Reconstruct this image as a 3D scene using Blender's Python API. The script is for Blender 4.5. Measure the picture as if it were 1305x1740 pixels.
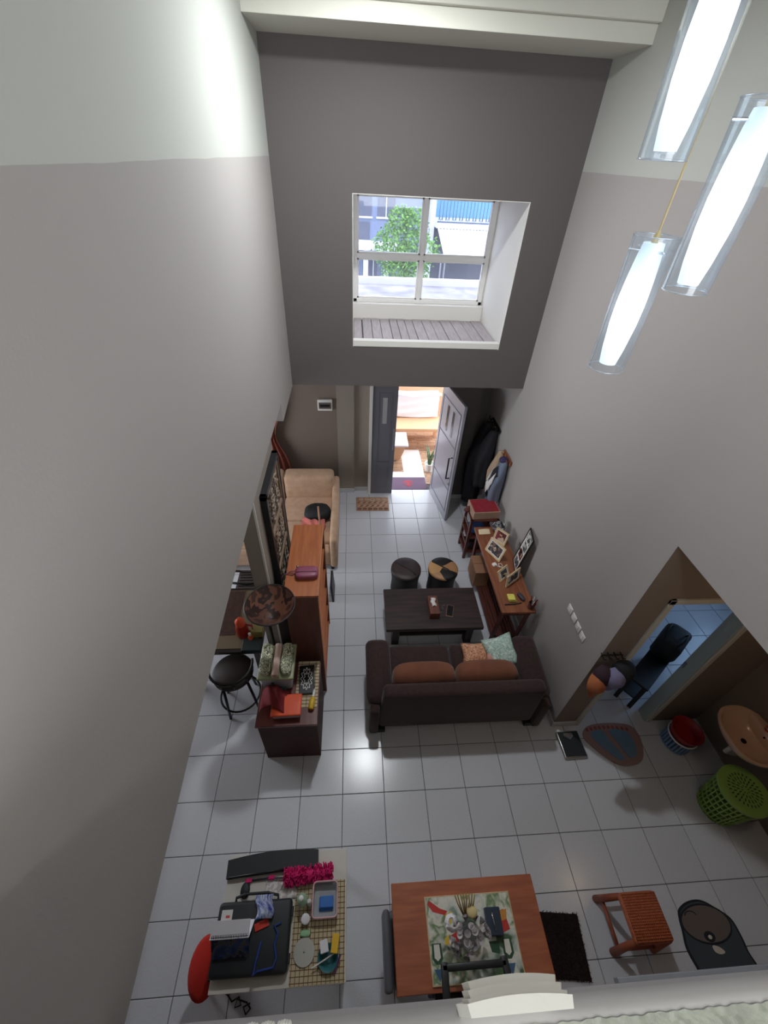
import bpy, bmesh, math, random
from mathutils import Vector, Matrix
random.seed(7)
for _o in list(bpy.data.objects): bpy.data.objects.remove(_o)
SC = bpy.context.scene
COL = SC.collection

# ------------------------------------------------------------------ camera
cam_d = bpy.data.cameras.new('camera'); cam = bpy.data.objects.new('camera', cam_d); COL.objects.link(cam)
CR = Vector((0.997265, -0.059166, 0.044285)); CU = Vector((0.004872, 0.650549, 0.759449)); CF = Vector((0.073743, 0.757156, -0.649058)); CC = Vector((0.113525, -2.500923, 4.685895))
cam.matrix_world = Matrix(((CR.x, CU.x, -CF.x, CC.x), (CR.y, CU.y, -CF.y, CC.y), (CR.z, CU.z, -CF.z, CC.z), (0, 0, 0, 1)))
cam_d.sensor_fit = 'VERTICAL'; cam_d.sensor_height = 36.0; cam_d.lens = 36.0 * 710.661 / 1740.0
cam_d.clip_start = 0.02; cam_d.clip_end = 200
SC.camera = cam

# ------------------------------------------------------------------ world, view, daylight
SC.view_settings.view_transform = 'Standard'; SC.view_settings.look = 'None'
SC.view_settings.gamma = 1.0; SC.view_settings.use_curve_mapping = False
SC.view_settings.exposure = 1.55
SC.cycles.use_denoising = True
SC.cycles.max_bounces = 10; SC.cycles.diffuse_bounces = 6
W = bpy.data.worlds.new('overcast'); SC.world = W; W.use_nodes = True
bg = W.node_tree.nodes['Background']; bg.inputs[0].default_value = (0.88, 0.93, 1.0, 1); bg.inputs[1].default_value = 2.75

def light(name, kind, loc, energy, color=(1, 1, 1), size=None, size_y=None, look=None, portal=False, radius=None):
    d = bpy.data.lights.new(name, kind); o = bpy.data.objects.new(name, d); COL.objects.link(o)
    o.location = loc; d.energy = energy; d.color = color
    if kind == 'AREA':
        d.shape = 'RECTANGLE'; d.size = size; d.size_y = size_y or size
        if portal: d.cycles.is_portal = True
    if radius is not None: d.shadow_soft_size = radius
    if look is not None:
        o.rotation_euler = (Vector(look)).to_track_quat('-Z', 'Y').to_euler()
    return o
# daylight portals in the openings of the house
light('portal_bay', 'AREA', (0.98, 3.62, 3.76), 1, size=1.7, size_y=1.1, look=(0, -1, 0), portal=True)
light('portal_door', 'AREA', (1.15, 3.7, 1.05), 1, size=0.75, size_y=2.1, look=(0, -1, 0), portal=True)
light('portal_stairhall', 'AREA', (0.83, -4.75, 4.3), 1, size=2.84, size_y=2.5, look=(0, 1, 0), portal=True)
light('portal_kitchen', 'AREA', (5.9, 0.6, 1.6), 1, size=1.2, size_y=1.4, look=(-1, 0, 0), portal=True)

# ------------------------------------------------------------------ materials
def s2l(c):
    c = c / 255.0
    return c / 12.92 if c <= 0.04045 else ((c + 0.055) / 1.055) ** 2.4
def rgb(c): return (s2l(c[0]), s2l(c[1]), s2l(c[2]), 1)
MATS = {}
def M(name, c, rough=0.6, metal=0.0, noise=None, bump=None, coat=0.0, emit=None, c2=None, stretch=(1, 1, 1), sheen=0, vary=0.0, alpha=None, trans=0.0):
    """plain painted / fabric / wood material: colour, optional second colour through stretched noise, fine bump"""
    if name in MATS: return MATS[name]
    m = bpy.data.materials.new(name); m.use_nodes = True; nt = m.node_tree; b = nt.nodes['Principled BSDF']
    b.inputs['Base Color'].default_value = rgb(c); b.inputs['Roughness'].default_value = rough; b.inputs['Metallic'].default_value = metal
    b.inputs['Coat Weight'].default_value = coat
    if sheen: b.inputs['Sheen Weight'].default_value = sheen
    if trans: b.inputs['Transmission Weight'].default_value = trans
    if alpha is not None: b.inputs['Alpha'].default_value = alpha
    if emit:
        b.inputs['Emission Color'].default_value = rgb(emit[0]); b.inputs['Emission Strength'].default_value = emit[1]
    if noise or bump:
        tc = nt.nodes.new('ShaderNodeTexCoord'); mp = nt.nodes.new('ShaderNodeMapping'); mp.inputs['Scale'].default_value = stretch
        nt.links.new(tc.outputs['Object'], mp.inputs['Vector'])
    if noise:
        n = nt.nodes.new('ShaderNodeTexNoise'); n.inputs['Scale'].default_value = noise; n.inputs['Detail'].default_value = 4
        nt.links.new(mp.outputs[0], n.inputs['Vector'])
        r = nt.nodes.new('ShaderNodeValToRGB'); r.color_ramp.elements[0].position = 0.35; r.color_ramp.elements[1].position = 0.68
        r.color_ramp.elements[0].color = rgb(c); r.color_ramp.elements[1].color = rgb(c2 or tuple(min(255, x * 1.12) for x in c))
        nt.links.new(n.outputs['Fac'], r.inputs['Fac'])
        col = r.outputs[0]
        nt.links.new(col, b.inputs['Base Color'])
    if vary:
        oi = nt.nodes.new('ShaderNodeObjectInfo'); hs = nt.nodes.new('ShaderNodeHueSaturation')
        mr = nt.nodes.new('ShaderNodeMapRange'); mr.inputs['To Min'].default_value = 1 - vary; mr.inputs['To Max'].default_value = 1 + vary
        nt.links.new(oi.outputs['Random'], mr.inputs['Value']); nt.links.new(mr.outputs[0], hs.inputs['Value'])
        if noise: nt.links.new(r.outputs[0], hs.inputs['Color'])
        else: hs.inputs['Color'].default_value = rgb(c)
        nt.links.new(hs.outputs[0], b.inputs['Base Color'])
    if bump:
        n2 = nt.nodes.new('ShaderNodeTexNoise'); n2.inputs['Scale'].default_value = bump[0]; n2.inputs['Detail'].default_value = 3
        nt.links.new(mp.outputs[0], n2.inputs['Vector'])
        bp = nt.nodes.new('ShaderNodeBump'); bp.inputs['Strength'].default_value = bump[1]; bp.inputs['Distance'].default_value = 0.004
        nt.links.new(n2.outputs['Fac'], bp.inputs['Height']); nt.links.new(bp.outputs[0], b.inputs['Normal'])
    MATS[name] = m
    return m
def wood(name, c, c2, rough=0.45, stretch=(14, 1.2, 14), scale=2.5, coat=0.15, vary=0.0):
    return M(name, c, rough, noise=scale, c2=c2, stretch=stretch, coat=coat, vary=vary)
def two_tone(name, lo, hi, z):
    """wall paint that changes colour at a height"""
    m = bpy.data.materials.new(name); m.use_nodes = True; nt = m.node_tree; b = nt.nodes['Principled BSDF']; b.inputs['Roughness'].default_value = 0.85
    g = nt.nodes.new('ShaderNodeNewGeometry'); s = nt.nodes.new('ShaderNodeSeparateXYZ'); nt.links.new(g.outputs['Position'], s.inputs[0])
    n = nt.nodes.new('ShaderNodeTexNoise'); n.inputs['Scale'].default_value = 2.75; nt.links.new(g.outputs['Position'], n.inputs['Vector'])
    ml = nt.nodes.new('ShaderNodeMath'); ml.operation = 'MULTIPLY_ADD'; ml.inputs[1].default_value = 0.012; ml.inputs[2].default_value = -0.006
    nt.links.new(n.outputs['Fac'], ml.inputs[0])
    ad = nt.nodes.new('ShaderNodeMath'); ad.operation = 'ADD'; nt.links.new(s.outputs['Z'], ad.inputs[0]); nt.links.new(ml.outputs[0], ad.inputs[1])
    gt = nt.nodes.new('ShaderNodeMath'); gt.operation = 'GREATER_THAN'; gt.inputs[1].default_value = z; nt.links.new(ad.outputs[0], gt.inputs[0])
    mx = nt.nodes.new('ShaderNodeMix'); mx.data_type = 'RGBA'; mx.inputs['A'].default_value = rgb(lo); mx.inputs['B'].default_value = rgb(hi)
    nt.links.new(gt.outputs[0], mx.inputs['Factor']); nt.links.new(mx.outputs['Result'], b.inputs['Base Color'])
    n2 = nt.nodes.new('ShaderNodeTexNoise'); n2.inputs['Scale'].default_value = 90; bp = nt.nodes.new('ShaderNodeBump'); bp.inputs['Strength'].default_value = 0.12; bp.inputs['Distance'].default_value = 0.004
    nt.links.new(g.outputs['Position'], n2.inputs['Vector']); nt.links.new(n2.outputs['Fac'], bp.inputs['Height']); nt.links.new(bp.outputs[0], b.inputs['Normal'])
    MATS[name] = m; return m
def cells(name, cols, scale, rough=0.7, kind='VORONOI', warp=0.0, stretch=(1, 1, 1), smooth=False):
    """printed or woven pattern: random cells coloured from a list"""
    m = bpy.data.materials.new(name); m.use_nodes = True; nt = m.node_tree; b = nt.nodes['Principled BSDF']; b.inputs['Roughness'].default_value = rough
    tc = nt.nodes.new('ShaderNodeTexCoord'); mp = nt.nodes.new('ShaderNodeMapping'); mp.inputs['Scale'].default_value = stretch
    nt.links.new(tc.outputs['Object'], mp.inputs['Vector']); vec = mp.outputs[0]
    if warp:
        nz = nt.nodes.new('ShaderNodeTexNoise'); nz.inputs['Scale'].default_value = scale * 0.6; nt.links.new(vec, nz.inputs['Vector'])
        mm = nt.nodes.new('ShaderNodeMixRGB'); mm.blend_type = 'ADD'; mm.inputs[0].default_value = warp
        nt.links.new(vec, mm.inputs[1]); nt.links.new(nz.outputs['Color'], mm.inputs[2]); vec = mm.outputs[0]
    if kind == 'VORONOI':
        v = nt.nodes.new('ShaderNodeTexVoronoi'); v.inputs['Scale'].default_value = scale; nt.links.new(vec, v.inputs['Vector'])
        sp = nt.nodes.new('ShaderNodeSeparateColor'); nt.links.new(v.outputs['Color'], sp.inputs[0]); f = sp.outputs[0]
    elif kind == 'WAVE':
        v = nt.nodes.new('ShaderNodeTexWave'); v.inputs['Scale'].default_value = scale; v.inputs['Distortion'].default_value = 6; v.inputs['Detail'].default_value = 2
        nt.links.new(vec, v.inputs['Vector']); f = v.outputs['Fac']
    else:
        v = nt.nodes.new('ShaderNodeTexNoise'); v.inputs['Scale'].default_value = scale; v.inputs['Detail'].default_value = 3; nt.links.new(vec, v.inputs['Vector']); f = v.outputs['Fac']
    r = nt.nodes.new('ShaderNodeValToRGB'); r.color_ramp.interpolation = 'LINEAR' if smooth else 'CONSTANT'
    lo, hi = (0.0, 1.0) if kind != 'NOISE' else (0.32, 0.66)
    els = r.color_ramp.elements
    while len(els) < len(cols): els.new(0.5)
    for i, c in enumerate(cols):
        els[i].position = lo + (hi - lo) * i / len(cols) if not smooth else lo + (hi - lo) * i / max(1, len(cols) - 1)
        els[i].color = rgb(c)
    nt.links.new(f, r.inputs['Fac']); nt.links.new(r.outputs[0], b.inputs['Base Color'])
    MATS[name] = m; return m
def glass(name, tint=(255, 255, 255), haze=0.12, gl=0.08, rough=0.02, base=(235, 240, 245)):
    """thin clear sheet: mostly see-through, a little gloss and a little milky diffuse"""
    m = bpy.data.materials.new(name); m.use_nodes = True; nt = m.node_tree; nt.nodes.clear()
    out = nt.nodes.new('ShaderNodeOutputMaterial'); t = nt.nodes.new('ShaderNodeBsdfTransparent'); t.inputs[0].default_value = rgb(tint)
    d = nt.nodes.new('ShaderNodeBsdfDiffuse'); d.inputs[0].default_value = rgb(base); g = nt.nodes.new('ShaderNodeBsdfGlossy'); g.inputs['Roughness'].default_value = rough
    a = nt.nodes.new('ShaderNodeMixShader'); a.inputs[0].default_value = haze; nt.links.new(t.outputs[0], a.inputs[1]); nt.links.new(d.outputs[0], a.inputs[2])
    fr = nt.nodes.new('ShaderNodeLayerWeight'); fr.inputs[0].default_value = 0.25
    mu = nt.nodes.new('ShaderNodeMath'); mu.operation = 'MULTIPLY_ADD'; mu.inputs[1].default_value = 0.5; mu.inputs[2].default_value = gl; nt.links.new(fr.outputs['Facing'], mu.inputs[0])
    b2 = nt.nodes.new('ShaderNodeMixShader'); nt.links.new(mu.outputs[0], b2.inputs[0]); nt.links.new(a.outputs[0], b2.inputs[1]); nt.links.new(g.outputs[0], b2.inputs[2])
    nt.links.new(b2.outputs[0], out.inputs[0]); MATS[name] = m; return m

# ------------------------------------------------------------------ mesh builder
def mat_of(loc=(0, 0, 0), rx=0, ry=0, rz=0, s=(1, 1, 1)):
    return Matrix.Translation(loc) @ Matrix.Rotation(rz, 4, 'Z') @ Matrix.Rotation(ry, 4, 'Y') @ Matrix.Rotation(rx, 4, 'X') @ Matrix.Diagonal((s[0], s[1], s[2], 1))
class B:
    def __init__(s): s.bm = bmesh.new()
    def _x(s, vs, m):
        if m is not None:
            for v in vs: v.co = m @ v.co
        return vs
    def box(s, x0, x1, y0, y1, z0, z1, bev=0.0, seg=2, m=None):
        r = bmesh.ops.create_cube(s.bm, size=1.0); vs = r['verts']
        for v in vs: v.co = Vector(((x0 + x1) / 2 + v.co.x * (x1 - x0), (y0 + y1) / 2 + v.co.y * (y1 - y0), (z0 + z1) / 2 + v.co.z * (z1 - z0)))
        if bev > 0:
            bev = min(bev, 0.49 * min(abs(x1 - x0), abs(y1 - y0), abs(z1 - z0)))
            es = list({e for v in vs for e in v.link_edges})
            r = bmesh.ops.bevel(s.bm, geom=es, offset=bev, segments=seg, profile=0.5, affect='EDGES')
            vs = list({v for f in r['faces'] for v in f.verts} | {v for v in vs if v.is_valid})
        return s._x(vs, m)
    def lathe(s, prof, c=(0, 0, 0), seg=24, cap0=True, cap1=True, m=None, a0=0.0, a1=2 * math.pi):
        full = abs(a1 - a0 - 2 * math.pi) < 1e-6; n = seg if full else seg + 1; rings = []; vs = []
        for r, z in prof:
            ring = [s.bm.verts.new((c[0] + r * math.cos(a0 + (a1 - a0) * i / seg), c[1] + r * math.sin(a0 + (a1 - a0) * i / seg), c[2] + z)) for i in range(n)]
            rings.append(ring); vs += ring
        for a, b in zip(rings, rings[1:]):
            for i in range(seg):
                j = (i + 1) % n; s.bm.faces.new((a[i], a[j], b[j], b[i]))
        if full and cap0: s.bm.faces.new(list(reversed(rings[0])))
        if full and cap1: s.bm.faces.new(rings[-1])
        return s._x(vs, m)
    def cyl(s, c, r, h, seg=20, r2=None, m=None): return s.lathe([(r, 0), (r if r2 is None else r2, h)], c, seg, m=m)
    def tube(s, pts, r, seg=8, m=None, closed=False):
        pts = [Vector(p) for p in pts]; n = len(pts); rings = []; vs = []; up = Vector((0.13, 0.27, 0.95)).normalized()
        for i, p in enumerate(pts):
            a = pts[(i - 1) % n] if (i > 0 or closed) else p; b = pts[(i + 1) % n] if (i < n - 1 or closed) else p
            t = (b - a).normalized(); u = t.cross(up)
            if u.length < 1e-3: u = t.cross(Vector((1, 0, 0)))
            u.normalize(); w = t.cross(u); rr = r[i] if isinstance(r, (list, tuple)) else r
            ring = [s.bm.verts.new(p + rr * (math.cos(2 * math.pi * k / seg) * u + math.sin(2 * math.pi * k / seg) * w)) for k in range(seg)]
            rings.append(ring); vs += ring
        for i in range(n if closed else n - 1):
            a, b = rings[i], rings[(i + 1) % n]
            for k in range(seg): s.bm.faces.new((a[k], a[(k + 1) % seg], b[(k + 1) % seg], b[k]))
        if not closed: s.bm.faces.new(list(reversed(rings[0]))); s.bm.faces.new(rings[-1])
        return s._x(vs, m)
    def prism(s, poly, h0, h1, axis='z', m=None):
        def P(a, b, h): return (a, b, h) if axis == 'z' else ((h, a, b) if axis == 'x' else (a, h, b))
        lo = [s.bm.verts.new(P(a, b, h0)) for a, b in poly]; hi = [s.bm.verts.new(P(a, b, h1)) for a, b in poly]; n = len(poly)
        f1 = s.bm.faces.new(list(reversed(lo))); f2 = s.bm.faces.new(hi)
        for i in range(n): s.bm.faces.new((lo[i], lo[(i + 1) % n], hi[(i + 1) % n], hi[i]))
        return s._x(lo + hi, m)
    def ell(s, c, rad, p=1.0, nu=20, nv=10, m=None):
        """superellipsoid: p < 1 is boxier (cushions), 1 is an ellipsoid"""
        def sg(x, q): return math.copysign(abs(x) ** q, x)
        vs = []; rings = []
        for j in range(1, nv):
            t = -math.pi / 2 + math.pi * j / nv; ring = []
            for i in range(nu):
                a = 2 * math.pi * i / nu
                ring.append(s.bm.verts.new((c[0] + rad[0] * sg(math.cos(t), p) * sg(math.cos(a), p), c[1] + rad[1] * sg(math.cos(t), p) * sg(math.sin(a), p), c[2] + rad[2] * sg(math.sin(t), p))))
            rings.append(ring); vs += ring
        b = s.bm.verts.new((c[0], c[1], c[2] - rad[2])); t = s.bm.verts.new((c[0], c[1], c[2] + rad[2])); vs += [b, t]
        for a, d in zip(rings, rings[1:]):
            for i in range(nu): s.bm.faces.new((a[i], a[(i + 1) % nu], d[(i + 1) % nu], d[i]))
        for i in range(nu):
            s.bm.faces.new((b, rings[0][(i + 1) % nu], rings[0][i])); s.bm.faces.new((t, rings[-1][i], rings[-1][(i + 1) % nu]))
        return s._x(vs, m)
    def pillow(s, w, d, h, n=12, m=None, pinch=0.12):
        """soft cushion lying flat: w x d, thickness h, corners pulled out"""
        vs = []
        def sheet(sgn):
            g = []
            for j in range(n + 1):
                row = []
                for i in range(n + 1):
                    u = -1 + 2 * i / n; v = -1 + 2 * j / n; e = max(0, (1 - u ** 4) * (1 - v ** 4)) ** 0.5
                    k = 1 - pinch * (1 - abs(u) * abs(v)) * max(abs(u), abs(v)) ** 3
                    row.append(s.bm.verts.new((w / 2 * u * k, d / 2 * v * k, sgn * h / 2 * e)))
                g.append(row)
            for j in range(n):
                for i in range(n):
                    q = (g[j][i], g[j][i + 1], g[j + 1][i + 1], g[j + 1][i]); s.bm.faces.new(q if sgn > 0 else tuple(reversed(q)))
            return g
        a = sheet(1); b = sheet(-1); vs = [v for r in a + b for v in r]
        s._x(vs, m); bmesh.ops.remove_doubles(s.bm, verts=vs, dist=1e-5); return vs
    def grid(s, fn, nu, nv, m=None, thick=0.0):
        """sheet from fn(u,v) in 0..1; optional thickness along -normal"""
        g = [[s.bm.verts.new(fn(i / nu, j / nv)) for i in range(nu + 1)] for j in range(nv + 1)]
        fs = []
        for j in range(nv):
            for i in range(nu): fs.append(s.bm.faces.new((g[j][i], g[j][i + 1], g[j + 1][i + 1], g[j + 1][i])))
        vs = [v for r in g for v in r]
        s._x(vs, m)
        if thick:
            s.bm.normal_update(); r = bmesh.ops.solidify(s.bm, geom=fs, thickness=thick)
        return vs
    def build(s, name, mat, parent=None, smooth=None, m=None):
        if m is not None: s.bm.transform(m)
        bmesh.ops.recalc_face_normals(s.bm, faces=s.bm.faces)
        me = bpy.data.meshes.new(name); s.bm.to_mesh(me); s.bm.free()
        if smooth:
            me.shade_smooth()
            if smooth is not True: me.set_sharp_from_angle(angle=math.radians(smooth))
        me.materials.append(MATS[mat] if isinstance(mat, str) else mat)
        o = bpy.data.objects.new(name, me); COL.objects.link(o)
        if parent is not None: o.parent = parent
        return o
def tag(o, label, cat, group=None, kind=None):
    o['label'] = label; o['category'] = cat
    if group: o['group'] = group
    if kind: o['kind'] = kind
    return o
def thing(name, label, cat, loc=(0, 0, 0), rz=0.0, group=None, rx=0.0, ry=0.0):
    o = bpy.data.objects.new(name, None); COL.objects.link(o); o.empty_display_size = 0.1
    o.location = loc; o.rotation_euler = (rx, ry, rz); return tag(o, label, cat, group)
def struct(o): o['kind'] = 'structure'; return o
def copies(src, name, places, parent):
    """alike pieces that share one mesh"""
    out = []
    for p in places:
        c = src.copy(); c.name = name; COL.objects.link(c); c.parent = parent; c.location = p; out.append(c)
    return out
# ================================================================== STRUCTURE
two_tone('paint_left', (166, 161, 157), (184, 186, 178), 4.632)
two_tone('paint_right', (166, 160, 157), (184, 184, 178), 4.645)
M('taupe', (93, 87, 85), 0.88, bump=(90, 0.15))
M('greige', (150, 139, 130), 0.88, bump=(90, 0.12))
M('brown_paint', (132, 118, 108), 0.88, bump=(90, 0.12))
M('white_paint', (222, 219, 212), 0.7, bump=(70, 0.1))
M('ceiling_white', (206, 204, 192), 0.85, bump=(70, 0.1))
M('grout', (105, 104, 104), 0.9)
M('tile', (196, 197, 203), 0.22, noise=120, c2=(206, 207, 212), vary=0.025)
M('baseboard_tile', (188, 187, 190), 0.3)
M('glass_frame', (226, 224, 220), 0.45)
M('plank', (158, 148, 148), 0.75, noise=3, c2=(172, 163, 163), stretch=(12, 1.5, 12), vary=0.06)
glass('window_glass', tint=(226, 228, 236), haze=0.12, gl=0.03)

# floor with individually laid tiles
b = B(); b.box(-4.2, 6.2, -3.6, 3.62, -0.12, -0.006); floor = struct(b.build('floor', 'grout'))
b = B(); b.box(-0.1975, 0.1975, -0.1975, 0.1975, -0.012, 0.0, bev=0.0025, seg=1)
tile0 = b.build('tile', 'tile', floor); tile0.location = (0.2, 0.2, 0)
spots = []
for i in range(-5, 6):
    for j in range(-7, 9):
        if (i, j) == (0, 0): continue
        spots.append((0.2 + 0.4 * i, 0.2 + 0.4 * j, 0))
for i in range(6, 10):
    for j in range(-7, -1): spots.append((0.2 + 0.4 * i, 0.2 + 0.4 * j, 0))
for i in range(6, 14):
    for j in range(-1, 4): spots.append((0.2 + 0.4 * i, 0.2 + 0.4 * j, 0))
copies(tile0, 'tile', spots, floor)

# left upper wall: its lower edge is a beam over the opening to the dining side
b = B()
poly = [(-6.0, 2.50), (-2.5, 2.549), (-1.69, 2.623), (-0.81, 2.669), (0.57, 2.702), (1.552, 2.692), (1.552, 2.489), (2.46, 2.489), (2.46, 5.9), (-6.0, 5.9)]
b.prism(poly, -0.77, -0.619, axis='x'); struct(b.build('wall_left', 'paint_left'))
# right wall with the opening into the wash alcove
b = B()
b.prism([(-6.0, 2.785), (-0.65, 2.785), (-0.65, -0.02), (3.75, -0.02), (3.75, 5.9), (-6.0, 5.9)], 2.28, 2.42, axis='x'); struct(b.build('wall_right', 'paint_right'))
# dark front wall with the bay window opening
b = B(); X0, X1, Z0, Z1 = 0.127, 1.845, 3.02, 4.392
b.box(-0.619, X0 - 0.006, 2.45, 2.60, 2.50, 5.9); b.box(X1 + 0.006, 2.28, 2.45, 2.60, 2.50, 5.9)
b.box(X0 - 0.006, X1 + 0.006, 2.45, 2.60, 2.50, Z0 - 0.045); b.box(X0 - 0.006, X1 + 0.006, 2.45, 2.60, Z1 + 0.006, 5.9)
struct(b.build('wall_front', 'taupe'))
b = B(); b.box(-0.77, 2.42, 2.60, 3.66, 2.50, 2.96); struct(b.build('ceiling_entry', 'greige'))
# white plastered bay
bay = B(); bay.box(X0 - 0.10, X0, 2.451, 3.58, Z0 - 0.05, Z1 + 0.1); bay.box(X1, X1 + 0.10, 2.451, 3.58, Z0 - 0.05, Z1 + 0.1)
bay.box(X0, X1, 2.451, 3.58, Z1, Z1 + 0.1); bay.box(X0, X1, 2.447, 2.53, Z0 - 0.04, Z0 + 0.028, bev=0.004)
bay.box(X0, X1, 3.40, 3.58, 3.0, 3.205, bev=0.006)
struct(bay.build('trim_1', 'white_paint'))
bf = B(); bf.box(X0, X1, 2.53, 3.40, 2.97, 3.0); bayfloor = struct(bf.build('floor_bay', 'grout'))
xs = [0.13, 0.235, 0.36, 0.475, 0.60, 0.70, 0.80, 0.905, 1.03, 1.15, 1.28, 1.42, 1.56, 1.70, 1.84]
for i, (a, c) in enumerate(zip(xs, xs[1:])):
    gap = 0.014 if i == 1 else 0.003
    p = B(); p.box(a + gap, c - 0.003, 2.532, 3.398, 3.0, 3.028 - (0.004 if i % 3 == 0 else 0), bev=0.003, seg=1); p.build('plank', 'plank', bayfloor)
# window
win = struct(bpy.data.objects.new('window_1', None)); COL.objects.link(win); win.location = (0, 3.5, 0)
b = B(); wx0, wx1, wz0, wz1 = 0.13, 1.835, 3.205, 4.392
b.box(wx0, wx1, -0.03, 0.03, wz0, wz0 + 0.045, bev=0.006); b.box(wx0, wx1, -0.03, 0.03, wz1 - 0.06, wz1, bev=0.006)
b.box(wx0, wx0 + 0.05, -0.03, 0.03, wz0, wz1, bev=0.006); b.box(wx1 - 0.05, wx1, -0.03, 0.03, wz0, wz1, bev=0.006); b.build('window_frame', 'glass_frame', win)
b = B(); b.box(0.955, 1.005, -0.026, 0.026, wz0, wz1, bev=0.006); b.build('mullion', 'glass_frame', win)
b = B(); b.box(wx0, wx1, -0.028, 0.028, 3.70, 3.755, bev=0.006); b.build('transom', 'glass_frame', win)
for (a, c, d, e) in ((0.18, 0.955, 3.25, 3.70), (1.005, 1.785, 3.25, 3.70), (0.18, 0.955, 3.755, 4.332), (1.005, 1.785, 3.755, 4.332)):
    p = B(); p.box(a, c, -0.003, 0.003, d, e); p.build('pane', 'window_glass', win)
    p = B()
    for (q0, q1, q2, q3) in ((a, c, d, d + 0.018), (a, c, e - 0.018, e), (a, a + 0.018, d, e), (c - 0.018, c, d, e)): p.box(q0, q1, -0.016, 0.016, q2, q3)
    p.build('sash', 'glass_frame', win)
# entrance wall, outer skin around bay and door
b = B(); b.box(-4.2, -0.13, 3.62, 3.76, -0.02, 2.5); struct(b.build('wall_entry', 'brown_paint'))
b = B(); b.box(-0.135, 0.137, 3.53, 3.76, -0.02, 2.5); b.box(0.137, 0.40, 3.58, 3.76, -0.02, 2.5); b.box(0.40, 1.56, 3.58, 3.76, 2.14, 2.5); struct(b.build('wall_door', 'greige'))
b = B(); b.box(1.56, 2.07, 3.35, 3.76, -0.02, 2.5); b.box(2.07, 2.30, 3.56, 3.76, -0.02, 2.5); struct(b.build('wall_door_side', 'taupe'))
b = B(); b.box(-4.2, X0, 3.58, 3.76, 2.5, 6.0); b.box(X1, 3.2, 3.58, 3.76, 2.5, 6.0); b.box(X0, X1, 3.58, 3.76, 2.5, wz0); b.box(X0, X1, 3.58, 3.76, wz1, 6.0); struct(b.build('wall_outer', 'white_paint'))
# ceiling and its beam
b = B(); b.box(-0.62, 2.28, 1.85, 2.45, 5.37, 5.47, bev=0.004); b.box(-0.62, 2.28, 1.80, 2.45, 5.47, 5.8, bev=0.01); struct(b.build('ceiling_beam', 'ceiling_white'))
b = B(); b.box(-0.9, 2.6, -6.1, 3.8, 5.62, 5.9); struct(b.build('ceiling', 'ceiling_white'))
# upstairs landing floor, parapet and back wall with an unseen opening, widened and moved in for daylight
b = B(); b.box(-4.2, 6.0, -6.1, -2.53, 2.72, 2.86); struct(b.build('ceiling_landing', 'greige'))
b = B(); wX0, wX1, wZ0, wZ1 = -0.59, 2.25, 3.05, 5.55
b.box(-0.77, wX0, -4.85, -4.7, 2.8, 5.9); b.box(wX1, 2.42, -4.85, -4.7, 2.8, 5.9); b.box(wX0, wX1, -4.85, -4.7, 2.8, wZ0); b.box(wX0, wX1, -4.85, -4.7, wZ1, 5.9); struct(b.build('wall_back', 'white_paint'))
M('rough_plaster', (150, 153, 142), 0.95, noise=14, c2=(166, 169, 158), bump=(45, 0.9))
par = struct(bpy.data.objects.new('trim_parapet', None)); COL.objects.link(par)
M('ledge_paint', (166, 163, 162), 0.6, bump=(70, 0.1))
b = B(); b.box(-0.62, 2.28, -2.62, -2.513, 2.72, 3.735); b.build('parapet_body', 'ledge_paint', par)
b = B(); b.tube([(-0.62, -2.5335, 3.735), (2.28, -2.5275, 3.735)], 0.0195, seg=20); b.build('rounded_edge', 'ledge_paint', par, smooth=True)
def rough_top(u, v):
    y = -2.5385 + 0.002 * u - 0.09 * v + (1 - v) * (0.0007 * math.sin(u * 410) + 0.0006 * math.sin(u * 977 + 1) + 0.0005 * math.sin(u * 173))
    return (-0.62 + 2.9 * u, y, 3.7550 + 0.0006 * math.sin(u * 830) * math.sin(v * 29 + u * 140))
b = B(); b.grid(rough_top, 900, 10); b.build('plaster_top', 'rough_plaster', par)
M('grey_metal', (150, 152, 158), 0.4, metal=0.6)
b = B(); b.box(0.93, 2.28, -2.519, -2.50, 2.73, 2.765, bev=0.003); tag(b.build('ceiling_rail', 'grey_metal'), 'grey metal rail below the rounded white ledge at the bottom', 'rail')
# wash alcove and kitchen behind the right wall
b = B(); b.box(2.42, 2.545, -0.65, -0.53, -0.02, 2.785); b.box(3.39, 4.1, -0.65, -0.53, -0.02, 2.785); b.box(2.545, 3.39, -0.65, -0.53, 2.185, 2.785); b.box(2.28, 2.42, -0.6505, -0.648, -0.02, 2.785); struct(b.build('wall_kitchen', 'brown_paint'))
b = B(); b.box(3.97, 4.1, -3.6, -0.65, -0.02, 2.785); struct(b.build('wall_alcove', 'brown_paint'))
b = B(); b.box(2.42, 4.1, -2.6, -0.53, 2.785, 2.9); b.box(2.42, 6.0, -0.53, 2.3, 2.785, 2.9); struct(b.build('ceiling_alcove', 'greige'))
b = B(); b.box(4.1, 6.0, -0.65, -0.53, -0.02, 2.785); b.box(2.42, 6.0, 2.1, 2.25, -0.02, 2.785); b.box(5.8, 5.95, -0.53, 0.0, -0.02, 2.785); b.box(5.8, 5.95, 1.2, 2.1, -0.02, 2.785); b.box(5.8, 5.95, 0.0, 1.2, -0.02, 0.9); b.box(5.8, 5.95, 0.0, 1.2, 2.3, 2.785); struct(b.build('wall_kitchen_room', 'white_paint'))
glass('daylight_tint_glass', tint=(196, 216, 236), haze=0.05)  # unseen pane, added so its tint turns the kitchen daylight blue
b = B(); b.box(5.86, 5.866, 0.0, 1.2, 0.9, 2.3); kw = struct(b.build('added_tint_pane', 'daylight_tint_glass'))
M('door_trim', (196, 192, 182), 0.55); M('jamb_green', (168, 176, 168), 0.5)
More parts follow.
